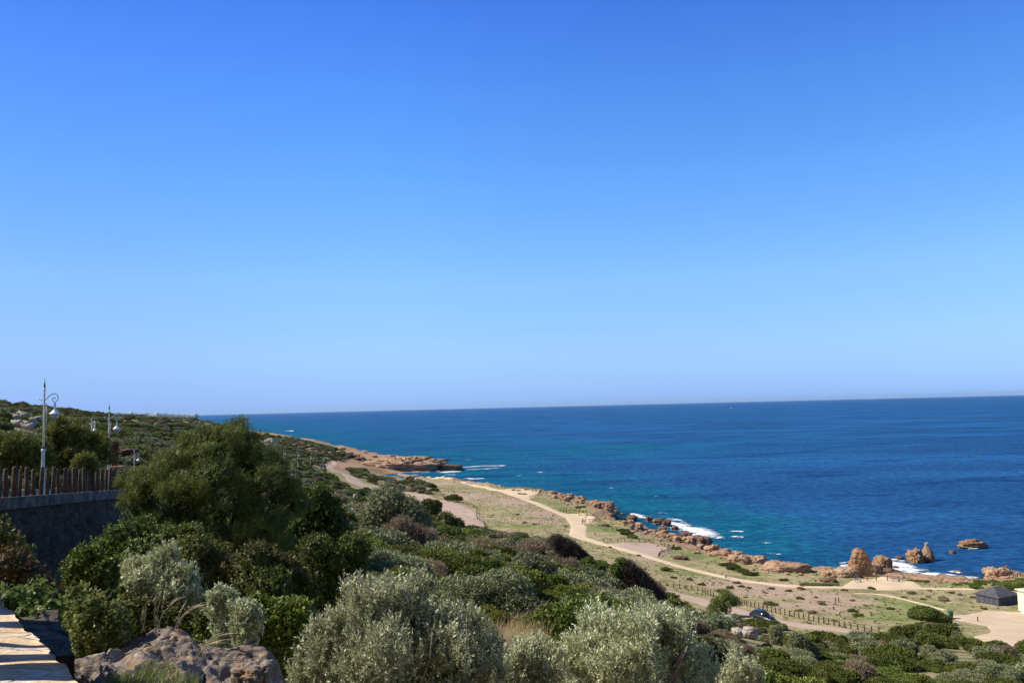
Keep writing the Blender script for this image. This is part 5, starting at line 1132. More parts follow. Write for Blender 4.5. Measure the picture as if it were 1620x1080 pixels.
# ------------------------------------------------------------------ retaining wall, palisade, road at left
def retaining():
    o = empty('retaining_wall', (WL[0][0], WL[0][1], WL[0][2])); P = np.array(WL); ys = np.linspace(P[0, 1], P[-1, 1], 240); xs = np.interp(ys, P[:, 1], P[:, 0]); zs = np.interp(ys, P[:, 1], P[:, 2])
    V = []; nb = 26; bx, by, bz = WL[0]
    for i in range(240):
        for k_ in range(nb):
            dz = -.42 - 4.6 * k_ / (nb - 1); r_ = vnoise(np.array([[ys[i] * 2.5, dz * 4, 1.]]), 5)[0] * .16 + vnoise(np.array([[ys[i] * 7, dz * 9, 4.]]), 6)[0] * .05; V.append((xs[i] + .0 + r_ - bx, ys[i] - by, zs[i] + dz - bz))
    idx = np.arange(len(V)).reshape(240, nb); Q = np.stack([idx[:-1, :-1], idx[:-1, 1:], idx[1:, 1:], idx[1:, :-1]], -1).reshape(-1, 4)
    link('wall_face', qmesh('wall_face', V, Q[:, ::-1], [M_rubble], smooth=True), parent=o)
    V = []; prof = [(.14, -.44), (.14, -.03), (.11, 0.0), (-.35, .0), (-.38, -.03), (-.38, -.5)]
    for i in range(240):
        for (dx, dz) in prof: V.append((xs[i] + dx - bx, ys[i] - by, zs[i] + dz - bz))
    k_ = len(prof); idx = np.arange(len(V)).reshape(240, k_); Q = np.stack([idx[:-1, :-1], idx[:-1, 1:], idx[1:, 1:], idx[1:, :-1]], -1).reshape(-1, 4)
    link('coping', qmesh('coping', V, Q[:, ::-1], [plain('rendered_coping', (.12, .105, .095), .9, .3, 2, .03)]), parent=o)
    tag(o, 'dark retaining wall in shade carrying the row of wooden posts', 'wall')
    # palisade
    fo = empty('post_fence', (xs[0], ys[0], zs[0])); pm = [MB().lathe([(.088, -.2), (.085, .5), (.082, 1.06), (.06, 1.10)], n=12).me('post', M_wood, True), MB().lathe([(.075, -.2), (.078, .5), (.07, 1.02), (.05, 1.05)], n=12).me('post', M_wood, True)]
    random.seed(12); seg_ = np.concatenate([[0], np.cumsum(np.hypot(np.diff(xs), np.diff(ys)))]); t = 12.5; c_ = 0
    while t < seg_[-1] - 6 and c_ < 96:
        x = np.interp(t, seg_, xs); y = np.interp(t, seg_, ys); z = np.interp(t, seg_, zs)
        pp = link('post', pm[c_ % 2], (x - .1 - xs[0], y - ys[0], z - zs[0]), fo, random.uniform(0, 6)); pp.rotation_euler = (random.uniform(-.05, .05), random.uniform(-.05, .07), random.uniform(0, 6)); s_ = random.uniform(.85, 1.15); pp.scale = (s_, s_, random.uniform(.97, 1.03)); t += .62 * random.uniform(.85, 1.15); c_ += 1
    tag(fo, 'palisade of dark round wooden posts on the left retaining wall', 'fence')
    # road surface and low kerb beyond
    V = []
    for i in range(240):
        for dx in (-.5, -2.2, -4.2, -6.4): V.append((xs[i] + dx, ys[i], H1(xs[i] + dx, ys[i]) + .03))
    idx = np.arange(len(V)).reshape(240, 4); Q = np.stack([idx[:-1, :-1], idx[:-1, 1:], idx[1:, 1:], idx[1:, :-1]], -1).reshape(-1, 4)
    tag(link('road', qmesh('road', V, Q[:, ::-1], [plain('worn_asphalt', (.09, .085, .08), .9, .2, 2, .01)], smooth=True)), kind='structure')
    mb = MB()
    for i in range(0, 200, 4):
        x, y, z = xs[i] - 6.6, ys[i], H1(xs[i] - 6.5, ys[i]); an = math.atan2(ys[i + 4] - ys[i], xs[i + 4] - xs[i]); mb.box((x, y, z + .1), (1.02, .3, .5), an)
    tag(link('kerb_wall', mb.me('kerb_wall', plain('pale_kerb', (.55, .48, .42), .9, .15, 2))), 'low pale kerb wall along the far side of the left road', 'wall')
retaining()

# ------------------------------------------------------------------ street lamps
def make_lamp():
    o = empty('street_lamp', (0, 0, 0))
    link('pole', MB().lathe([(.045, 2.1), (.04, 3.6), (.034, 4.7), (.05, 4.72), (.05, 4.78), (.03, 4.8)], n=12).me('pole', M_white, True), parent=o)
    link('pole_base', MB().lathe([(.13, 0), (.13, .25), (.085, .32), (.075, 1.2), (.07, 2.0), (.09, 2.02), (.09, 2.1), (.05, 2.14)], n=14).me('pole_base', M_teal, True), parent=o)
    link('collar', MB().lathe([(.06, 2.14), (.062, 2.22), (.05, 2.24)], n=12).me('collar', M_dkmetal, True), parent=o)
    link('finial', MB().lathe([(.02, 4.8), (.035, 4.86), (.038, 4.93), (.022, 5.02), (.012, 5.08), (.006, 5.3)], n=10).me('finial', M_dkmetal, True), parent=o)
    pts = [(.03, 0, 4.25)] + [(.12 + .10 * t, 0, 4.32 + .16 * t) for t in (.3, 1.0)]
    import math as m_
    cx_, cz_, r_ = .42, 4.36, .19
    arc = [(cx_ + r_ * m_.cos(a), 0, cz_ + r_ * m_.sin(a)) for a in [m_.radians(d) for d in range(150, -61, -15)]]
    inner = [(cx_ + .03 + rr_ * m_.cos(a), 0, cz_ - .06 + rr_ * m_.sin(a)) for rr_, a in [(.13 - .012 * i, m_.radians(-70 - 40 * i)) for i in range(8)]]
    link('arm', MB().tube(pts + arc + inner, .021, 8).me('arm', M_white, True), parent=o)
    link('bracket', MB().tube([(0, 0, 4.28), (-.18, 0, 4.28), (-.26, 0, 4.33), (-.32, 0, 4.42)], [.018, .016, .014, .008], 6).tube([(0, 0, 4.2), (-.12, 0, 4.22)], .012, 6).me('bracket', M_white, True), parent=o)
    link('side_rod', MB().tube([(.1, 0, 4.15), (.1, 0, 3.4)], .014, 6).lathe([(.02, 3.3), (.03, 3.36), (.02, 3.44)], (.1, 0, 0), 8).tube([(0, 0, 4.12), (.1, 0, 4.12)], .01, 6).tube([(0, 0, 3.44), (.1, 0, 3.44)], .01, 6).me('side_rod', M_white, True), parent=o)
    sh_ = link('lamp_shade', MB().lathe([(.03, 4.14), (.045, 4.12), (.05, 3.95), (.06, 3.86), (.10, 3.78), (.19, 3.70), (.22, 3.66), (.21, 3.64)], (.47, 0, 0), 20).me('lamp_shade', M_white, True), parent=o)
    link('lamp_glass', MB().lathe([(.185, 3.64), (.17, 3.56), (.11, 3.44), (.05, 3.37), (.01, 3.35)], (.47, 0, 0), 20).me('lamp_glass', M_glass, True), parent=sh_)
    return o
M_glass, n, b, out = newmat('lamp_glass'); b.inputs['Base Color'].default_value = (.45, .5, .5, 1); b.inputs['Roughness'].default_value = .15; b.inputs['Transmission Weight'].default_value = .35
lamp0 = make_lamp()
def lamp(px_, top, base_, label, rotz=0, first=False, Y=None):
    h = 5.3; Y = Y or h * F / (base_ - top); q = aty(px_, top, Y); z = q[2] - h
    o = lamp0 if first else dup(lamp0, (0, 0, 0)); o.location = (q[0], q[1], z); o.rotation_euler = (0, 0, rotz)
    return tag(o, label, 'street lamp', 'street lamps')
lamp(71, 596, 785, 'nearest tall white street lamp rising behind the post fence', 0, True)
lamp(173, 636, 772, 'second white street lamp, at the right end of the post fence', 0)
lamp(145, 654, 740, 'white street lamp half hidden between the first and second lamps', -.5)
lamp(212.5, 705, 745, 'small far white street lamp left of the windswept tree', 0, Y=95)
lamp(449, 709, 738, 'leftmost tiny street lamp on the slope beyond the windswept tree', 0)
lamp(471, 712, 738, 'second tiny street lamp beyond the windswept tree', 0)
lamp(461.5, 728, 754, 'lowest tiny street lamp in the scrub beyond the windswept tree', 0)
lamp(491, 718, 738, 'third tiny street lamp beyond the windswept tree', 0)
lamp(511, 719, 742, 'rightmost tiny street lamp at the upper bend of the track', 0)

# rusty panel behind lamp two
q = aty(182, 737, 50)
o = empty('sign_board', q); link('panel', MB().box((0, 0, .75), (.36, .1, 1.5), 0, .01).me('panel', plain('rusty_panel', (.20, .09, .05), .8, .3, 6)), parent=o)
link('stone_base', MB().box((.12, 0, -.35), (.75, .4, .7), 0, .03).me('stone_base', plain('tan_stone', (.38, .26, .18), .9, .2, 5)), parent=o); tag(o, 'upright rusty brown panel beside the second street lamp', 'sign')

# ------------------------------------------------------------------ low fences on the plateau
PM = MB().box((0, 0, .42), (.15, .15, 1.08), 0, .02).me('post', M_woodl)
def fence(label, pts, sp, dmin=100, rails=(.8,), hgt=1.0, rthick=.045, name='timber_fence'):
    Wp = np.array([hit(a, b_, dmin)[:2] for a, b_ in pts]); seg_ = np.concatenate([[0], np.cumsum(np.hypot(*np.diff(Wp, axis=0).T))]); n_ = int(seg_[-1] / sp) + 1
    if n_ > 98: sp = seg_[-1] / 97; n_ = 98
    tt = np.arange(n_) * sp; X = np.interp(tt, seg_, Wp[:, 0]); Y = np.interp(tt, seg_, Wp[:, 1]); Z = H(X, Y)
    o = empty(name, (X[0], Y[0], Z[0])); rg2 = random.Random(len(label))
    for i in range(n_):
        pp = link('post', PM, (X[i] - X[0], Y[i] - Y[0], Z[i] - Z[0]), o, rg2.uniform(-.3, .3), (1.15, 1.15, hgt * rg2.uniform(.9, 1.08))); pp.rotation_euler[0] = rg2.uniform(-.05, .05); pp.rotation_euler[1] = rg2.uniform(-.05, .05)
    for rz in rails:
        if n_ > 1: link('rail', MB().tube([(X[i] - X[0], Y[i] - Y[0], Z[i] - Z[0] + rz * hgt) for i in range(n_)], rthick, 6).me('rail', M_woodl), parent=o)
    return tag(o, label, 'fence')
fence('long post fence along the pink road passing the parked car', [(1163, 950), (1182, 958), (1230, 970), (1290, 983), (1340, 993), (1400, 1003)], 1.0, 90, (.55,), rthick=.035)
fence('post fence above the pink road left of the roadside tree', [(1035, 924), (1075, 930), (1110, 936), (1132, 945)], 1.2, 100, (.55,), rthick=.035)
fence('curving fence around the near end of the pink track', [(770, 836), (766, 828), (755, 822), (754, 813), (755, 805), (748, 801), (725, 795), (702, 788), (703, 783)], 1.9, 150)
fence('straight fence along the far side of the pink track', [(700, 783), (680, 780), (650, 775), (625, 772)], 2.2, 150)
fence('short fence across the near end of the pink track', [(733, 837), (750, 836.5), (768, 836)], 2.0, 150)
fence('railing of the farthest viewpoint by the bend of the path', [(838, 788), (845, 786), (852, 783), (857, 778), (855, 776), (845, 774), (825, 773), (800, 772.5)], 2.2)
fence('railing along the seaward edge of the second viewpoint', [(886, 809.5), (905, 809), (922, 809.5), (935, 813), (945, 820), (948, 823)], 2.0)
fence('short railing on the near side of the second viewpoint', [(921, 829), (922, 823.5), (932, 824.5), (938, 825.5), (944, 822)], 1.6)
fence('railing along the seaward edge of the third viewpoint', [(955, 857), (985, 856), (1020, 857), (1045, 861), (1064, 868)], 2.2)
fence('dark railing at the right end of the third viewpoint', [(1042, 881), (1045, 877), (1055, 874), (1063, 871), (1067, 865)], 1.4)
fence('weathered railing in front of the rock pillar', [(1357, 919), (1371, 918.5), (1385, 918.5), (1400, 919), (1415, 920), (1428, 921)], 2.25, rails=(.85,), rthick=.06, hgt=1.35)
fence('railing on the knoll at the right edge above the tent', [(1597, 916), (1604, 914), (1612, 912), (1622, 910), (1640, 907)], 1.6, rthick=.06)

# benches, bin, stakes
def bench(px_, py_, label, rz=0):
    q = hit(px_, py_, 100, .06); o = empty('bench', q, rz)
    link('seat', MB().box((0, 0, .45), (1.9, .42, .07), 0, .01).me('seat', M_stonel), parent=o)
    link('backrest', MB().box((0, .2, .78), (1.9, .06, .22), 0, .01).me('backrest', M_stonel), parent=o)
    for s_ in (-.75, .75): link('leg', MB().box((s_, 0, .21), (.1, .38, .42), 0, .01).box((s_, .2, .6), (.08, .06, .6)).me('leg', M_stonel), parent=o)
    tag(o, label, 'bench')
M_stonel = plain('pale_timber', (.62, .52, .42), .8, .1, 5)
bench(1416, 920, 'pale bench at the right end of the pillar railing'); bench(1357, 921, 'pale bench at the foot of the rock pillar', .4)
bench(1002, 861, 'small bench on the third viewpoint', 0); bench(1046, 872, 'small bench near the dark railing of the third viewpoint', 1.4)
q = hit(1504, 978, 100); o = empty('waste_bin', q); mg = plain('green_plastic', (.05, .16, .10), .5, .15, 4)
link('body', MB().lathe([(.38, .12), (.40, .3), (.48, 1.1), (.50, 1.15)], n=4).me('body', mg), parent=o).rotation_euler[2] = .8
link('lid', MB().box((0, 0, 1.2), (.78, .8, .09), 0, .03).me('lid', mg), parent=o)
for s_ in (-.3, .3): link('wheel', MB().tube([(s_, -.28, .12), (s_ + .06, -.28, .12)], .12, 12).me('wheel', M_dkmetal), parent=o)
tag(o, 'green wheeled waste bin at the edge of the dirt lot', 'waste bin')
q = hit(1148, 914, 100); tag(link('litter_post', MB().box((0, 0, .4), (.5, .4, .8), 0, .05).box((0, 0, .85), (.6, .5, .1), 0, .03).me('litter_post', M_stonel), q), 'small beige stone marker beside the sandy path', 'marker')
for px_, py_, lb in ((1322, 952, 'left one of two dark stakes on the bare ground'), (1327, 952, 'right one of two dark stakes on the bare ground'), (1547, 983, 'short grey stake at the edge of the dirt lot')):
    q = hit(px_, py_, 90); tag(link('stake', MB().lathe([(.09, -.1), (.09, .75), (.05, .85)], n=8).me('stake', M_dkmetal if px_ < 1500 else M_wood), q), lb, 'stake')
# rustic picnic / stone table clusters
for i, (px_, py_, lb) in enumerate(((1077, 884, 'dark flat stone in the grass right of the third viewpoint'), (956, 832, 'dark flat stone in the grass right of the second viewpoint'), (1311, 920, 'dark stones beside the hedge left of the rock pillar'))):
    q = hit(px_, py_, 100); tag(link('flat_stone', BM[4], (q[0], q[1], q[2] + .3), None, 0, (1.6, 1.0, .5)), lb, 'stone')
# small hedge along the path & tussocks
TS = [LIB['green_shrub'][0], LIB['brown_shrub'][0], LIB['green_shrub'][2]]
for i in range(9):
    q = hit(1270 + i * 6.6, 926.5 - (i % 2) * .4, 100); tag(link('hedge_plant', LIB['grey_shrub'][i % 4], q, None, i, .65), 'low grey-green plant in the row beside the path left of the pillar', 'plant', 'row of plants beside the path')
for px_, py_, s_, w_ in ((1140, 936, .9, 2), (1155, 930, .8, 2), (1164, 922, .9, 1), (1173, 928, .7, 2), (1185, 930, .6, 0), (1266, 932, .9, 1), (1220, 931, .7, 2), (1248, 935, .7, 2), (1210, 938, .5, 1), (1218, 956, 1.1, 1), (1222, 957, .9, 2), (1265, 947, .8, 2), (1297, 955, 1, 1), (1287, 970, .9, 1), (1349, 967, .9, 2), (1357, 974, .9, 0), (1336, 934, .7, 1), (1378, 931, .8, 2), (1267, 931, .7, 1),
                        (1444, 939, 1, 1), (1495, 948, 1.2, 1), (1491, 950, 1, 1), (1520, 941, .7, 1), (1470, 944, .6, 1), (1557, 963, .6, 2), (1054, 902, 1.4, 2), (1110, 925, .8, 2), (964, 866, .7, 1), (1010, 879, .7, 1), (875, 815, .5, 2), (818, 814, .8, 2), (830, 827, .8, 2), (845, 829, .7, 2), (777, 818, .5, 1), (780, 815, .5, 1), (1264, 966, .6, 1), (1090, 917, .8, 1), (1065, 914, .7, 2), (895, 833, .6, 2), (1385, 948, .5, 1), (1430, 945, .6, 1), (1350, 950, .6, 1), (1460, 948, .6, 2), (1290, 945, .5, 1),
                        (1320, 982, .5, 1), (1180, 945, .5, 1), (1408, 963, .7, 2), (1370, 958, .5, 1), (1540, 945, .7, 1), (1505, 938, .6, 2), (820, 776.5, 1.0, 2), (812, 775.5, 1.0, 0), (829, 782, 1.1, 0), (822, 781.5, 1.1, 2)):
    q = hit(px_, py_, 95); tag(link('tussock', TS[w_], (q[0], q[1], q[2] - .05), None, px_, (s_ * 1.1, s_, s_ * .65)), 'low %s tussock dotted over the open plateau grass' % ('brown' if w_ == 1 else 'green'), 'tussock', '%s tussocks on the plateau' % ('brown' if w_ == 1 else 'green'))
for i, (px_, py_, s_) in enumerate(((1190, 989, 1.5), (1207, 992, 1.55), (1226, 994, 1.6))):
    q = hit(px_, py_, 60); tag(link('green_shrub', LIB['green_shrub'][i], (q[0], q[1], q[2] - .1), None, i, (s_ * 1.3, s_, s_ * .8)), ('left', 'middle', 'right')[i] + ' one of three green shrubs hiding the wheels of the parked car', 'shrub', 'shrubs in front of the parked car')
# lush clumps by the tent
for i, (px_, py_, s_) in enumerate(((1540, 926, 1.3), (1552, 922, 1.5), (1565, 924, 1.4), (1530, 924, 1.2), (1600, 924, 1.8), (1612, 926, 2), (1605, 932, 1.8), (1622, 922, 2), (1590, 926, 1.4), (1515, 925, 1), (1462, 920, 1), (1450, 919, .9), (1440, 918, .8), (1545, 930, 1.2), (1575, 922, 1.2))):
    q = hit(px_, py_, 95); tag(link('bright_shrub', LIB['bright_shrub'][i % 3], (q[0], q[1], q[2] - .1), None, i, (s_ * 1.2, s_, s_ * .6)), 'lush light green clump behind the dark tent', 'shrub', 'lush clumps by the tent')
for i, (px_, py_, s_) in enumerate(((985, 840, 1.6), (992, 845, 1.8), (1000, 850, 1.6), (1150, 895, 1.6), (1162, 900, 1.8), (1174, 905, 1.6), (1186, 909, 1.4), (1070, 868, 1.2), (915, 803, 1.4), (922, 802, 1.2), (1240, 918, 1))):
    q = hit(px_, py_, 95); tag(link('green_shrub', LIB['green_shrub'][i % 6], (q[0], q[1], q[2] - .1), None, i, (s_ * 1.3, s_, s_ * .7)), 'low green shrub on the grassy bank above the shore rocks', 'shrub', 'shrubs on the grassy bank above the shore')

# low tufts and stones strewn over the plateau grass (uncountable)
M_tuftg = foliage('tuft_green', (0.19, 0.20, 0.075), (0.36, 0.34, 0.15), val=.25); M_tuftd = foliage('tuft_dry', (0.30, 0.24, 0.14), (0.52, 0.43, 0.27), val=.25)
lib('tuft_g', M_tuftg, 3, ns=260, slen=.4, per=4, lL=.35, lW=.05, up=.6, h=.7, nl=5); lib('tuft_d', M_tuftd, 2, ns=260, slen=.4, per=4, lL=.35, lW=.05, up=.6, h=.7, nl=5); TUFT = LIB['tuft_g'] + LIB['tuft_d']
rgt = np.random.default_rng(77); npt = 19000; tx = rgt.uniform(-60, 130, npt); ty = rgt.uniform(100, 420, npt); tz = H(tx, ty)
ppx, ppy, _k = proj(np.stack([tx, ty, tz], 1)); okk = (sdist(tx, ty) > 5) & ~scrubmask(tx, ty, tz) & (ppx > 640) & (ppx < 1640) & (n2(tx, ty, 12, 3, 91) > -.12 + rgt.uniform(-.25, .25, npt))
def offpath(x, y):
    ok_ = np.ones(x.shape, bool)
    for nm in ('path', 'track', 'viewpoint_floor', 'dirt_lot', 'footpath'):
        for o_ in bpy.context.scene.objects:
            if o_.name.split('.')[0] == nm:
                co = np.zeros(len(o_.data.vertices) * 3, dtype=np.float32); o_.data.vertices.foreach_get('co', co); co = co.reshape(-1, 3)
                ks = set((int(a), int(b_)) for a, b_ in np.floor(co[:, :2] / 1.0)); cell = np.floor(np.stack([x, y], 1) / 1.0).astype(int)
                ok_ &= ~np.array([(int(a), int(b_)) in ks for a, b_ in cell])
    return ok_
tx, ty, tz = tx[okk], ty[okk], tz[okk]; okk = offpath(tx, ty); tx, ty, tz = tx[okk], ty[okk], tz[okk]
sz_ = rgt.uniform(.06, .24, len(tx)); kk_ = rgt.uniform(0, 1, len(tx)) + n2(tx, ty, 9, 2, 95) * .8
gn_stuff('grass_tufts', [(a, b_, c_, d_) for a, b_, c_, d_, e_ in zip(tx, ty, tz, sz_, kk_) if e_ < .55], TUFT[:3], 'small green tufts all over the plateau grass')
gn_stuff('dry_tufts', [(a, b_, c_, d_) for a, b_, c_, d_, e_ in zip(tx, ty, tz, sz_, kk_) if e_ >= .55], TUFT[3:], 'small dry tufts all over the plateau grass')
sx_ = rgt.uniform(-60, 130, 3000); sy_ = rgt.uniform(100, 420, 3000); sz2 = H(sx_, sy_); so_ = (sdist(sx_, sy_) > 1) & (sdist(sx_, sy_) < 22) & (sz2 > .4)
gn_stuff('loose_stones', [(a, b_, c_, d_) for a, b_, c_, d_ in zip(sx_[so_], sy_[so_], sz2[so_], rgt.uniform(.12, .6, int(so_.sum())))], BM[:4], 'loose stones strewn along the shore edge')
# ------------------------------------------------------------------ tent
def tent():
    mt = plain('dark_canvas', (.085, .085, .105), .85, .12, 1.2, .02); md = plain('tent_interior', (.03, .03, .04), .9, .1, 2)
    c0 = hit(1578, 953, 100); o = empty('tent', c0, R(24)); w2, d2, hw, hp = 2.55, 2.2, 1.75, 3.0
    mb = MB(); bm = mb.bm; e_ = .25
    base = [bm.verts.new(p_) for p_ in ((-w2 - .15, -d2, 0), (w2 + .15, -d2, 0), (w2 + .15, d2, 0), (-w2 - .15, d2, 0))]; eave = [bm.verts.new(p_) for p_ in ((-w2, -d2, hw), (w2, -d2, hw), (w2, d2, hw), (-w2, d2, hw))]
    for i in range(4):
        bm.faces.new((base[i], base[(i + 1) % 4], eave[(i + 1) % 4], eave[i]))
    bmesh.ops.subdivide_edges(bm, edges=bm.edges[:], cuts=14, use_grid_fill=True)
    for v_ in bm.verts:
        if 0 < v_.co.z < hw - .01:
            k_ = math.sin((v_.co.x + v_.co.y * 1.3) * 5.2) * .05; v_.co.x += k_ * (1 if abs(v_.co.x) > w2 - .1 else 0); v_.co.y += k_ * (1 if abs(v_.co.y) > d2 - .1 else 0)
    link('wall_canvas', mb.me('wall_canvas', mt), parent=o)
    mb = MB(); bm = mb.bm; ev = [bm.verts.new(p_) for p_ in ((-w2 - e_, -d2 - e_, hw - .08), (w2 + e_, -d2 - e_, hw - .08), (w2 + e_, d2 + e_, hw - .08), (-w2 - e_, d2 + e_, hw - .08))]; pk = [bm.verts.new((-.8, 0, hp)), bm.verts.new((.8, 0, hp))]
    bm.faces.new((ev[0], ev[1], pk[1], pk[0])); bm.faces.new((ev[1], ev[2], pk[1])); bm.faces.new((ev[2], ev[3], pk[0], pk[1])); bm.faces.new((ev[3], ev[0], pk[0]))
    vl = [bm.verts.new((v_.co.x, v_.co.y, hw - .3)) for v_ in ev]
    for i in range(4): bm.faces.new((vl[i], vl[(i + 1) % 4], ev[(i + 1) % 4], ev[i]))
    link('roof_canvas', mb.me('roof_canvas', mt), parent=o)
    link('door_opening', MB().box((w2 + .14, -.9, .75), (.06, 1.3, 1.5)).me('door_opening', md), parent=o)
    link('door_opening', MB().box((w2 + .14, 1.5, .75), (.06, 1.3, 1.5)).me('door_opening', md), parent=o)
    link('door_flap', MB().box((w2 + .22, .35, .8), (.08, 1.0, 1.6), 0, .02).me('door_flap', mt), parent=o)
    tag(o, 'dark grey canvas tent with a hipped roof near the shore', 'tent')
tent()
# ------------------------------------------------------------------ hut at right edge
def hut():
    c0 = hit(1602, 973, 90) + np.array([3.0, 0, 0]); mt = plain('cream_paint', (.80, .78, .52), .8, .06, 2); mw = plain('whitewash', (.80, .78, .70), .85, .08, 2); mr = plain('pale_roof', (.55, .60, .48), .8, .1, 3); md = plain('brown_door', (.12, .07, .04), .7)
    o = empty('kiosk', (c0[0], c0[1], c0[2]), R(8))
    link('wall', MB().box((3.0, 1.6, 1.75), (5.2, 3.2, 3.5), 0, .02).me('wall', mt), parent=o)
    link('roof', MB().box((3.0, 1.6, 3.58), (5.8, 3.8, .16), 0, .03).poly([(.1, -.3, 3.66), (5.9, -.3, 3.66), (4.6, 1.6, 4.1), (1.4, 1.6, 4.1)]).poly([(.1, 3.5, 3.66), (5.9, 3.5, 3.66), (4.6, 1.6, 4.1), (1.4, 1.6, 4.1)]).poly([(.1, -.3, 3.66), (.1, 3.5, 3.66), (1.4, 1.6, 4.1)]).poly([(5.9, -.3, 3.66), (5.9, 3.5, 3.66), (4.6, 1.6, 4.1)]).me('roof', mr), parent=o)
    link('plinth', MB().box((2.6, .4, .5), (5.8, 2.4, 1.0), 0, .03).me('plinth', mw), parent=o)
    link('window', MB().box((3.4, -.03, 2.2), (1.1, .08, .9)).me('window', M_dkmetal), parent=o); link('door', MB().box((5.0, -.03, 2.0), (.9, .08, 2.0)).me('door', md), parent=o)
    link('painted_ornament', MB().tube([(.1, -.83, .7), (.2, -.83, .5), (.35, -.83, .62), (.45, -.83, .45), (.6, -.83, .6)], .02, 5).me('painted_ornament', M_stonel), parent=o)
    tag(o, 'cream kiosk with a white plinth cut off at the right edge', 'kiosk')
hut()
# ------------------------------------------------------------------ parked car
def car():
    mp_, n, b, out = newmat('navy_car_paint'); b.inputs['Base Color'].default_value = (.008, .009, .018, 1); b.inputs['Roughness'].default_value = .35; b.inputs['Coat Weight'].default_value = .3
    mg_, n, b, out = newmat('car_glass'); b.inputs['Base Color'].default_value = (.02, .025, .03, 1); b.inputs['Roughness'].default_value = .08
    mt = plain('tyre_rubber', (.02, .02, .02), .9); mr = plain('rim_metal', (.5, .5, .52), .3, .05, 5, metal=.8); mlr = plain('tail_light', (.4, .02, .02), .3); mlw = plain('head_light', (.7, .7, .7), .2)
    q = hit(1207, 982, 90); a = hit(1180, 976, 90); c_ = hit(1240, 989, 90); an = math.atan2(c_[1] - a[1], c_[0] - a[0])
    o = empty('parked_car', (q[0], q[1], q[2] + .1), an)
    def loft(sections, name, mat, par=o, bev=True):
        bm = bmesh.new(); rings = []
        for x, pr in sections: rings.append([bm.verts.new((x, y, z)) for y, z in pr])
        for r1, r2 in zip(rings, rings[1:]):
            for i in range(len(r1)): bm.faces.new((r1[i], r1[(i + 1) % len(r1)], r2[(i + 1) % len(r1)], r2[i]))
        bm.faces.new(rings[0][::-1]); bm.faces.new(rings[-1]); bmesh.ops.recalc_face_normals(bm, faces=bm.faces)
        me = bpy.data.meshes.new(name); bm.to_mesh(me); bm.free(); me.materials.append(mat)
        for p_ in me.polygons: p_.use_smooth = True
        ob = link(name, me, parent=par); s_ = ob.modifiers.new('s', 'SUBSURF'); s_.levels = 2; s_.render_levels = 2; return ob
    def sec(w_, lo, hi_, tw): return [(-w_ * .9, lo), (-w_, lo + .12), (-w_, (lo + hi_) / 2), (-tw, hi_ - .03), (-tw * .5, hi_), (tw * .5, hi_), (tw, hi_ - .03), (w_, (lo + hi_) / 2), (w_, lo + .12), (w_ * .9, lo)]
    loft([(-2.12, sec(.70, .38, .72, .62)), (-2.02, sec(.80, .26, .92, .74)), (-1.4, sec(.87, .22, .97, .80)), (-.4, sec(.88, .2, .95, .82)), (.7, sec(.88, .2, .93, .80)), (1.4, sec(.86, .22, .86, .72)), (1.95, sec(.78, .26, .74, .62)), (2.12, sec(.64, .36, .6, .5))], 'body', mp_)
    loft([(-1.95, sec(.70, .80, .98, .62)), (-1.6, sec(.74, .80, 1.32, .56)), (-1.0, sec(.76, .8, 1.46, .58)), (-.1, sec(.76, .8, 1.48, .58)), (.45, sec(.75, .8, 1.38, .56)), (1.1, sec(.70, .8, .97, .58))], 'cabin_glass', mg_)
    loft([(-1.5, sec(.60, 1.34, 1.40, .54)), (-1.0, sec(.63, 1.40, 1.49, .56)), (-.1, sec(.63, 1.42, 1.51, .56)), (.35, sec(.60, 1.36, 1.43, .54))], 'roof', mp_)
    for x in (-1.32, 1.30):
        for y in (-.80, .80):
            w_ = link('wheel', MB().tube([(0, -.1, 0), (0, .1, 0)], .31, 20).me('wheel', mt), (x, y, .31), o); link('rim', MB().tube([(0, -.11, 0), (0, .11, 0)], .19, 14).me('rim', mr), (0, 0, 0), w_)
    for y in (-.6, .6):
        link('headlight', MB().box((2.0, y, .62), (.16, .26, .12), 0, .03).me('headlight', mlw), parent=o); link('tail_light', MB().box((-2.08, y, .8), (.1, .2, .2), 0, .03).me('tail_light', mlr), parent=o); link('wing_mirror', MB().box((.75, y * 1.6, .98), (.12, .18, .12), 0, .03).me('wing_mirror', mp_), parent=o)
    tag(o, 'dark navy car parked on the pink road behind the scrub', 'car')
car()
# ------------------------------------------------------------------ boat on the horizon
q = onz(1157, 637.5, 0); q = q if q[1] > 0 else aty(1157, 637, 9000)
Yb = 5200; q = aty(1157, 637.3, Yb); mbw = plain('boat_white', (.8, .8, .8), .5)
o = empty('boat', (q[0], Yb, 0)); mb = MB(); bm = mb.bm
r1 = [bm.verts.new(p_) for p_ in ((-10, -2.5, 0), (7, -2.5, 0), (12, 0, 0), (7, 2.5, 0), (-10, 2.5, 0))]; r2 = [bm.verts.new(p_) for p_ in ((-11, -3, 2.6), (8, -3, 3), (14, 0, 3.6), (8, 3, 3), (-11, 3, 2.6))]
bm.faces.new(r1[::-1]); bm.faces.new(r2)
for i in range(5): bm.faces.new((r1[i], r1[(i + 1) % 5], r2[(i + 1) % 5], r2[i]))
link('hull', mb.me('hull', mbw), parent=o); link('cabin', MB().box((-2, 0, 4.6), (8, 4, 3.4), 0, .3).me('cabin', mbw), parent=o); link('mast', MB().tube([(-3, 0, 6), (-3, 0, 12)], .2, 6).me('mast', mbw), parent=o)
tag(o, 'tiny white boat near the horizon', 'boat')
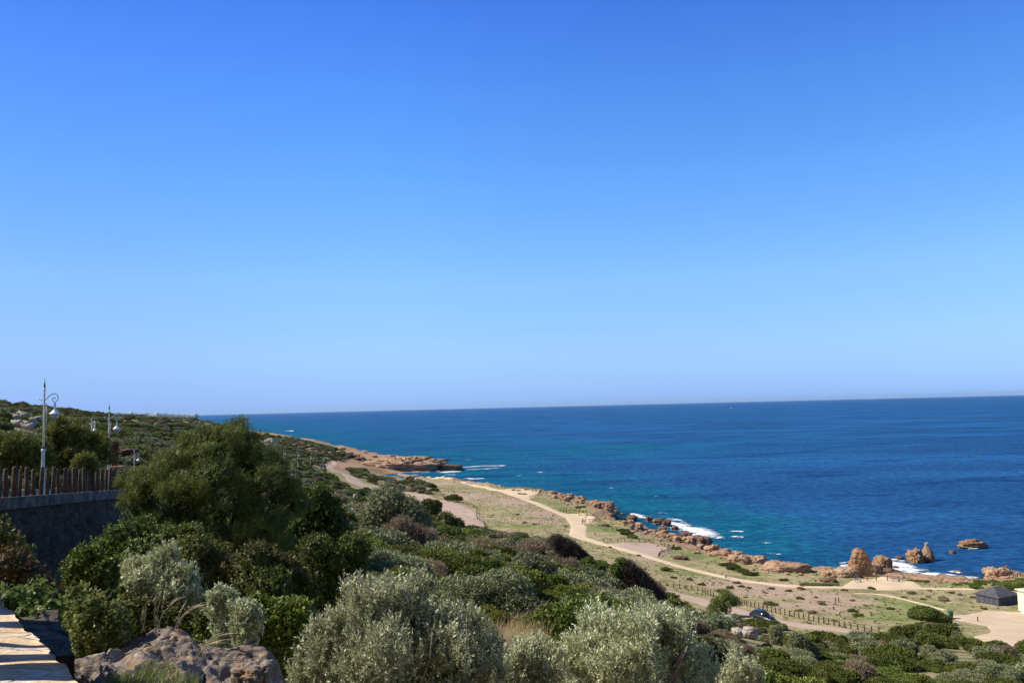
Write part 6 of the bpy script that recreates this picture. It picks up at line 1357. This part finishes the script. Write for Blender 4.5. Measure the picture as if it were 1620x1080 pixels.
# ------------------------------------------------------------------ distant white town
mw = plain('town_white', (.72, .70, .66), .8, .08, .2); mwin = plain('window_dark', (.06, .07, .09), .4)
def house():
    o = empty('house', (0, 0, 0)); link('wall', MB().box((0, 0, 2.5), (18, 12, 9)).me('wall', mw), parent=o)
    link('roof', MB().box((0, 0, 7.2), (19, 13, .5)).box((4, 0, 8.3), (5, 5, 2)).me('roof', mw), parent=o)
    for i in range(4): link('window', MB().box((-6.5 + i * 4.3, -6.05, 4.2), (1.8, .2, 2)).me('window', mwin), parent=o)
    return o
h0 = house(); random.seed(21); first = True
spec = [(160, 1900, 1.1), (168, 1950, .8), (176, 2100, .7)] + [(random.uniform(180, 312), random.uniform(3200, 5600), random.uniform(1.2, 2.4)) for _ in range(38)] + [(random.uniform(270, 312), random.uniform(3000, 4200), random.uniform(1.1, 1.8)) for _ in range(14)]
for (px_, Y, s_) in spec:
    q = aty(px_, 660, Y); z = H1(q[0], q[1])
    if first: o = h0; o.location = (q[0], q[1], z); o.rotation_euler = (0, 0, .3); o.scale = (s_,) * 3; first = False
    else: o = dup(h0, (q[0], q[1], z), random.uniform(-.5, .5), s_)
    tag(o, 'white flat-roofed house of the town on the far coast', 'house', 'white houses of the far town')

for o in bpy.context.scene.objects:
    if o.name.split('.')[0] == 'tussock' and o.get('label'): o['k'] = o['label'].split()[1] + ' tussock'
TL = [(o, *[float(v[0]) for v in proj(np.array([o.location[:]]))[:2]]) for o in bpy.context.scene.objects if 'k' in o]
label_by_landmark(TL, lambda o: o['k'], [(1206, 980, 'the parked car'), (1148, 955, 'the roadside tree'), (1325, 952, 'the two dark stakes'), (1470, 972, 'the dome-shaped bush'), (1362, 925, 'the rock pillar'), (1240, 918, 'the whaleback rock'), (1575, 945, 'the tent'), (1504, 975, 'the green bin'), (1400, 1003, 'the end of the road fence'), (820, 780, 'the farthest viewpoint'), (1040, 872, 'the third viewpoint'), (915, 848, 'the path bend'), (1148, 912, 'the beige marker'), (760, 820, 'the curved fence'), (1440, 930, 'the pillar viewpoint')], '')
for o, _a, _b in TL: del o['k']
by_column('hedge_plant', ('low grey-green plant in the row beside the path left of the pillar', 'low grey-green plant in the row beside the path'))
by_column('bright_shrub', ('lush light green clump behind the dark tent', 'lush light green clump behind the dark tent'))
by_column('green_shrub', ('low green shrub on the grassy bank above the shore rocks', 'low green shrub on the bank above the shore'))
HB = [(o, *[float(v[0]) for v in proj(np.array([o.location[:]]))[:2]]) for o in bpy.context.scene.objects if o.get('label') == 'pale boulder strewn over the headland']
label_by_landmark(HB, lambda o: 'pale headland boulder', [(440, 700, 'the upright pinkish rock face'), (500, 712, 'the tiny street lamps'), (560, 725, 'the middle of the headland'), (620, 730, 'the red rock shelf'), (690, 742, 'the headland tip')], '')

def by_left(name, what, new, gap=0):
    L = sorted([(float(proj(np.array([o.location[:]]))[0][0]), o) for o in bpy.context.scene.objects if o.name.split('.')[0] == name and o.get('label') == what], key=lambda t: t[0])
    for i, (_, o) in enumerate(L): o['label'] = new + ', ' + ORDL[min(i, 15)]
by_left('crag', 'pale jagged crag of the outcrop on the left hillside', 'pale jagged crag of the left hillside outcrop')
# ------------------------------------------------------------------ haze
hm = bpy.data.materials.new('haze_air'); hm.use_nodes = True; hn = hm.node_tree; hn.nodes.clear(); ho = hn.nodes.new('ShaderNodeOutputMaterial'); pv_ = hn.nodes.new('ShaderNodeVolumePrincipled')
pv_.inputs['Color'].default_value = (.50, .74, 1, 1); pv_.inputs['Density'].default_value = 1.0e-5; pv_.inputs['Anisotropy'].default_value = .2; hn.links.new(pv_.outputs[0], ho.inputs['Volume'])
tag(link('haze', MB().box((0, 0, 138), (170000, 170000, 284)).me('haze', hm)), 'thin sea haze', 'haze', kind='stuff')
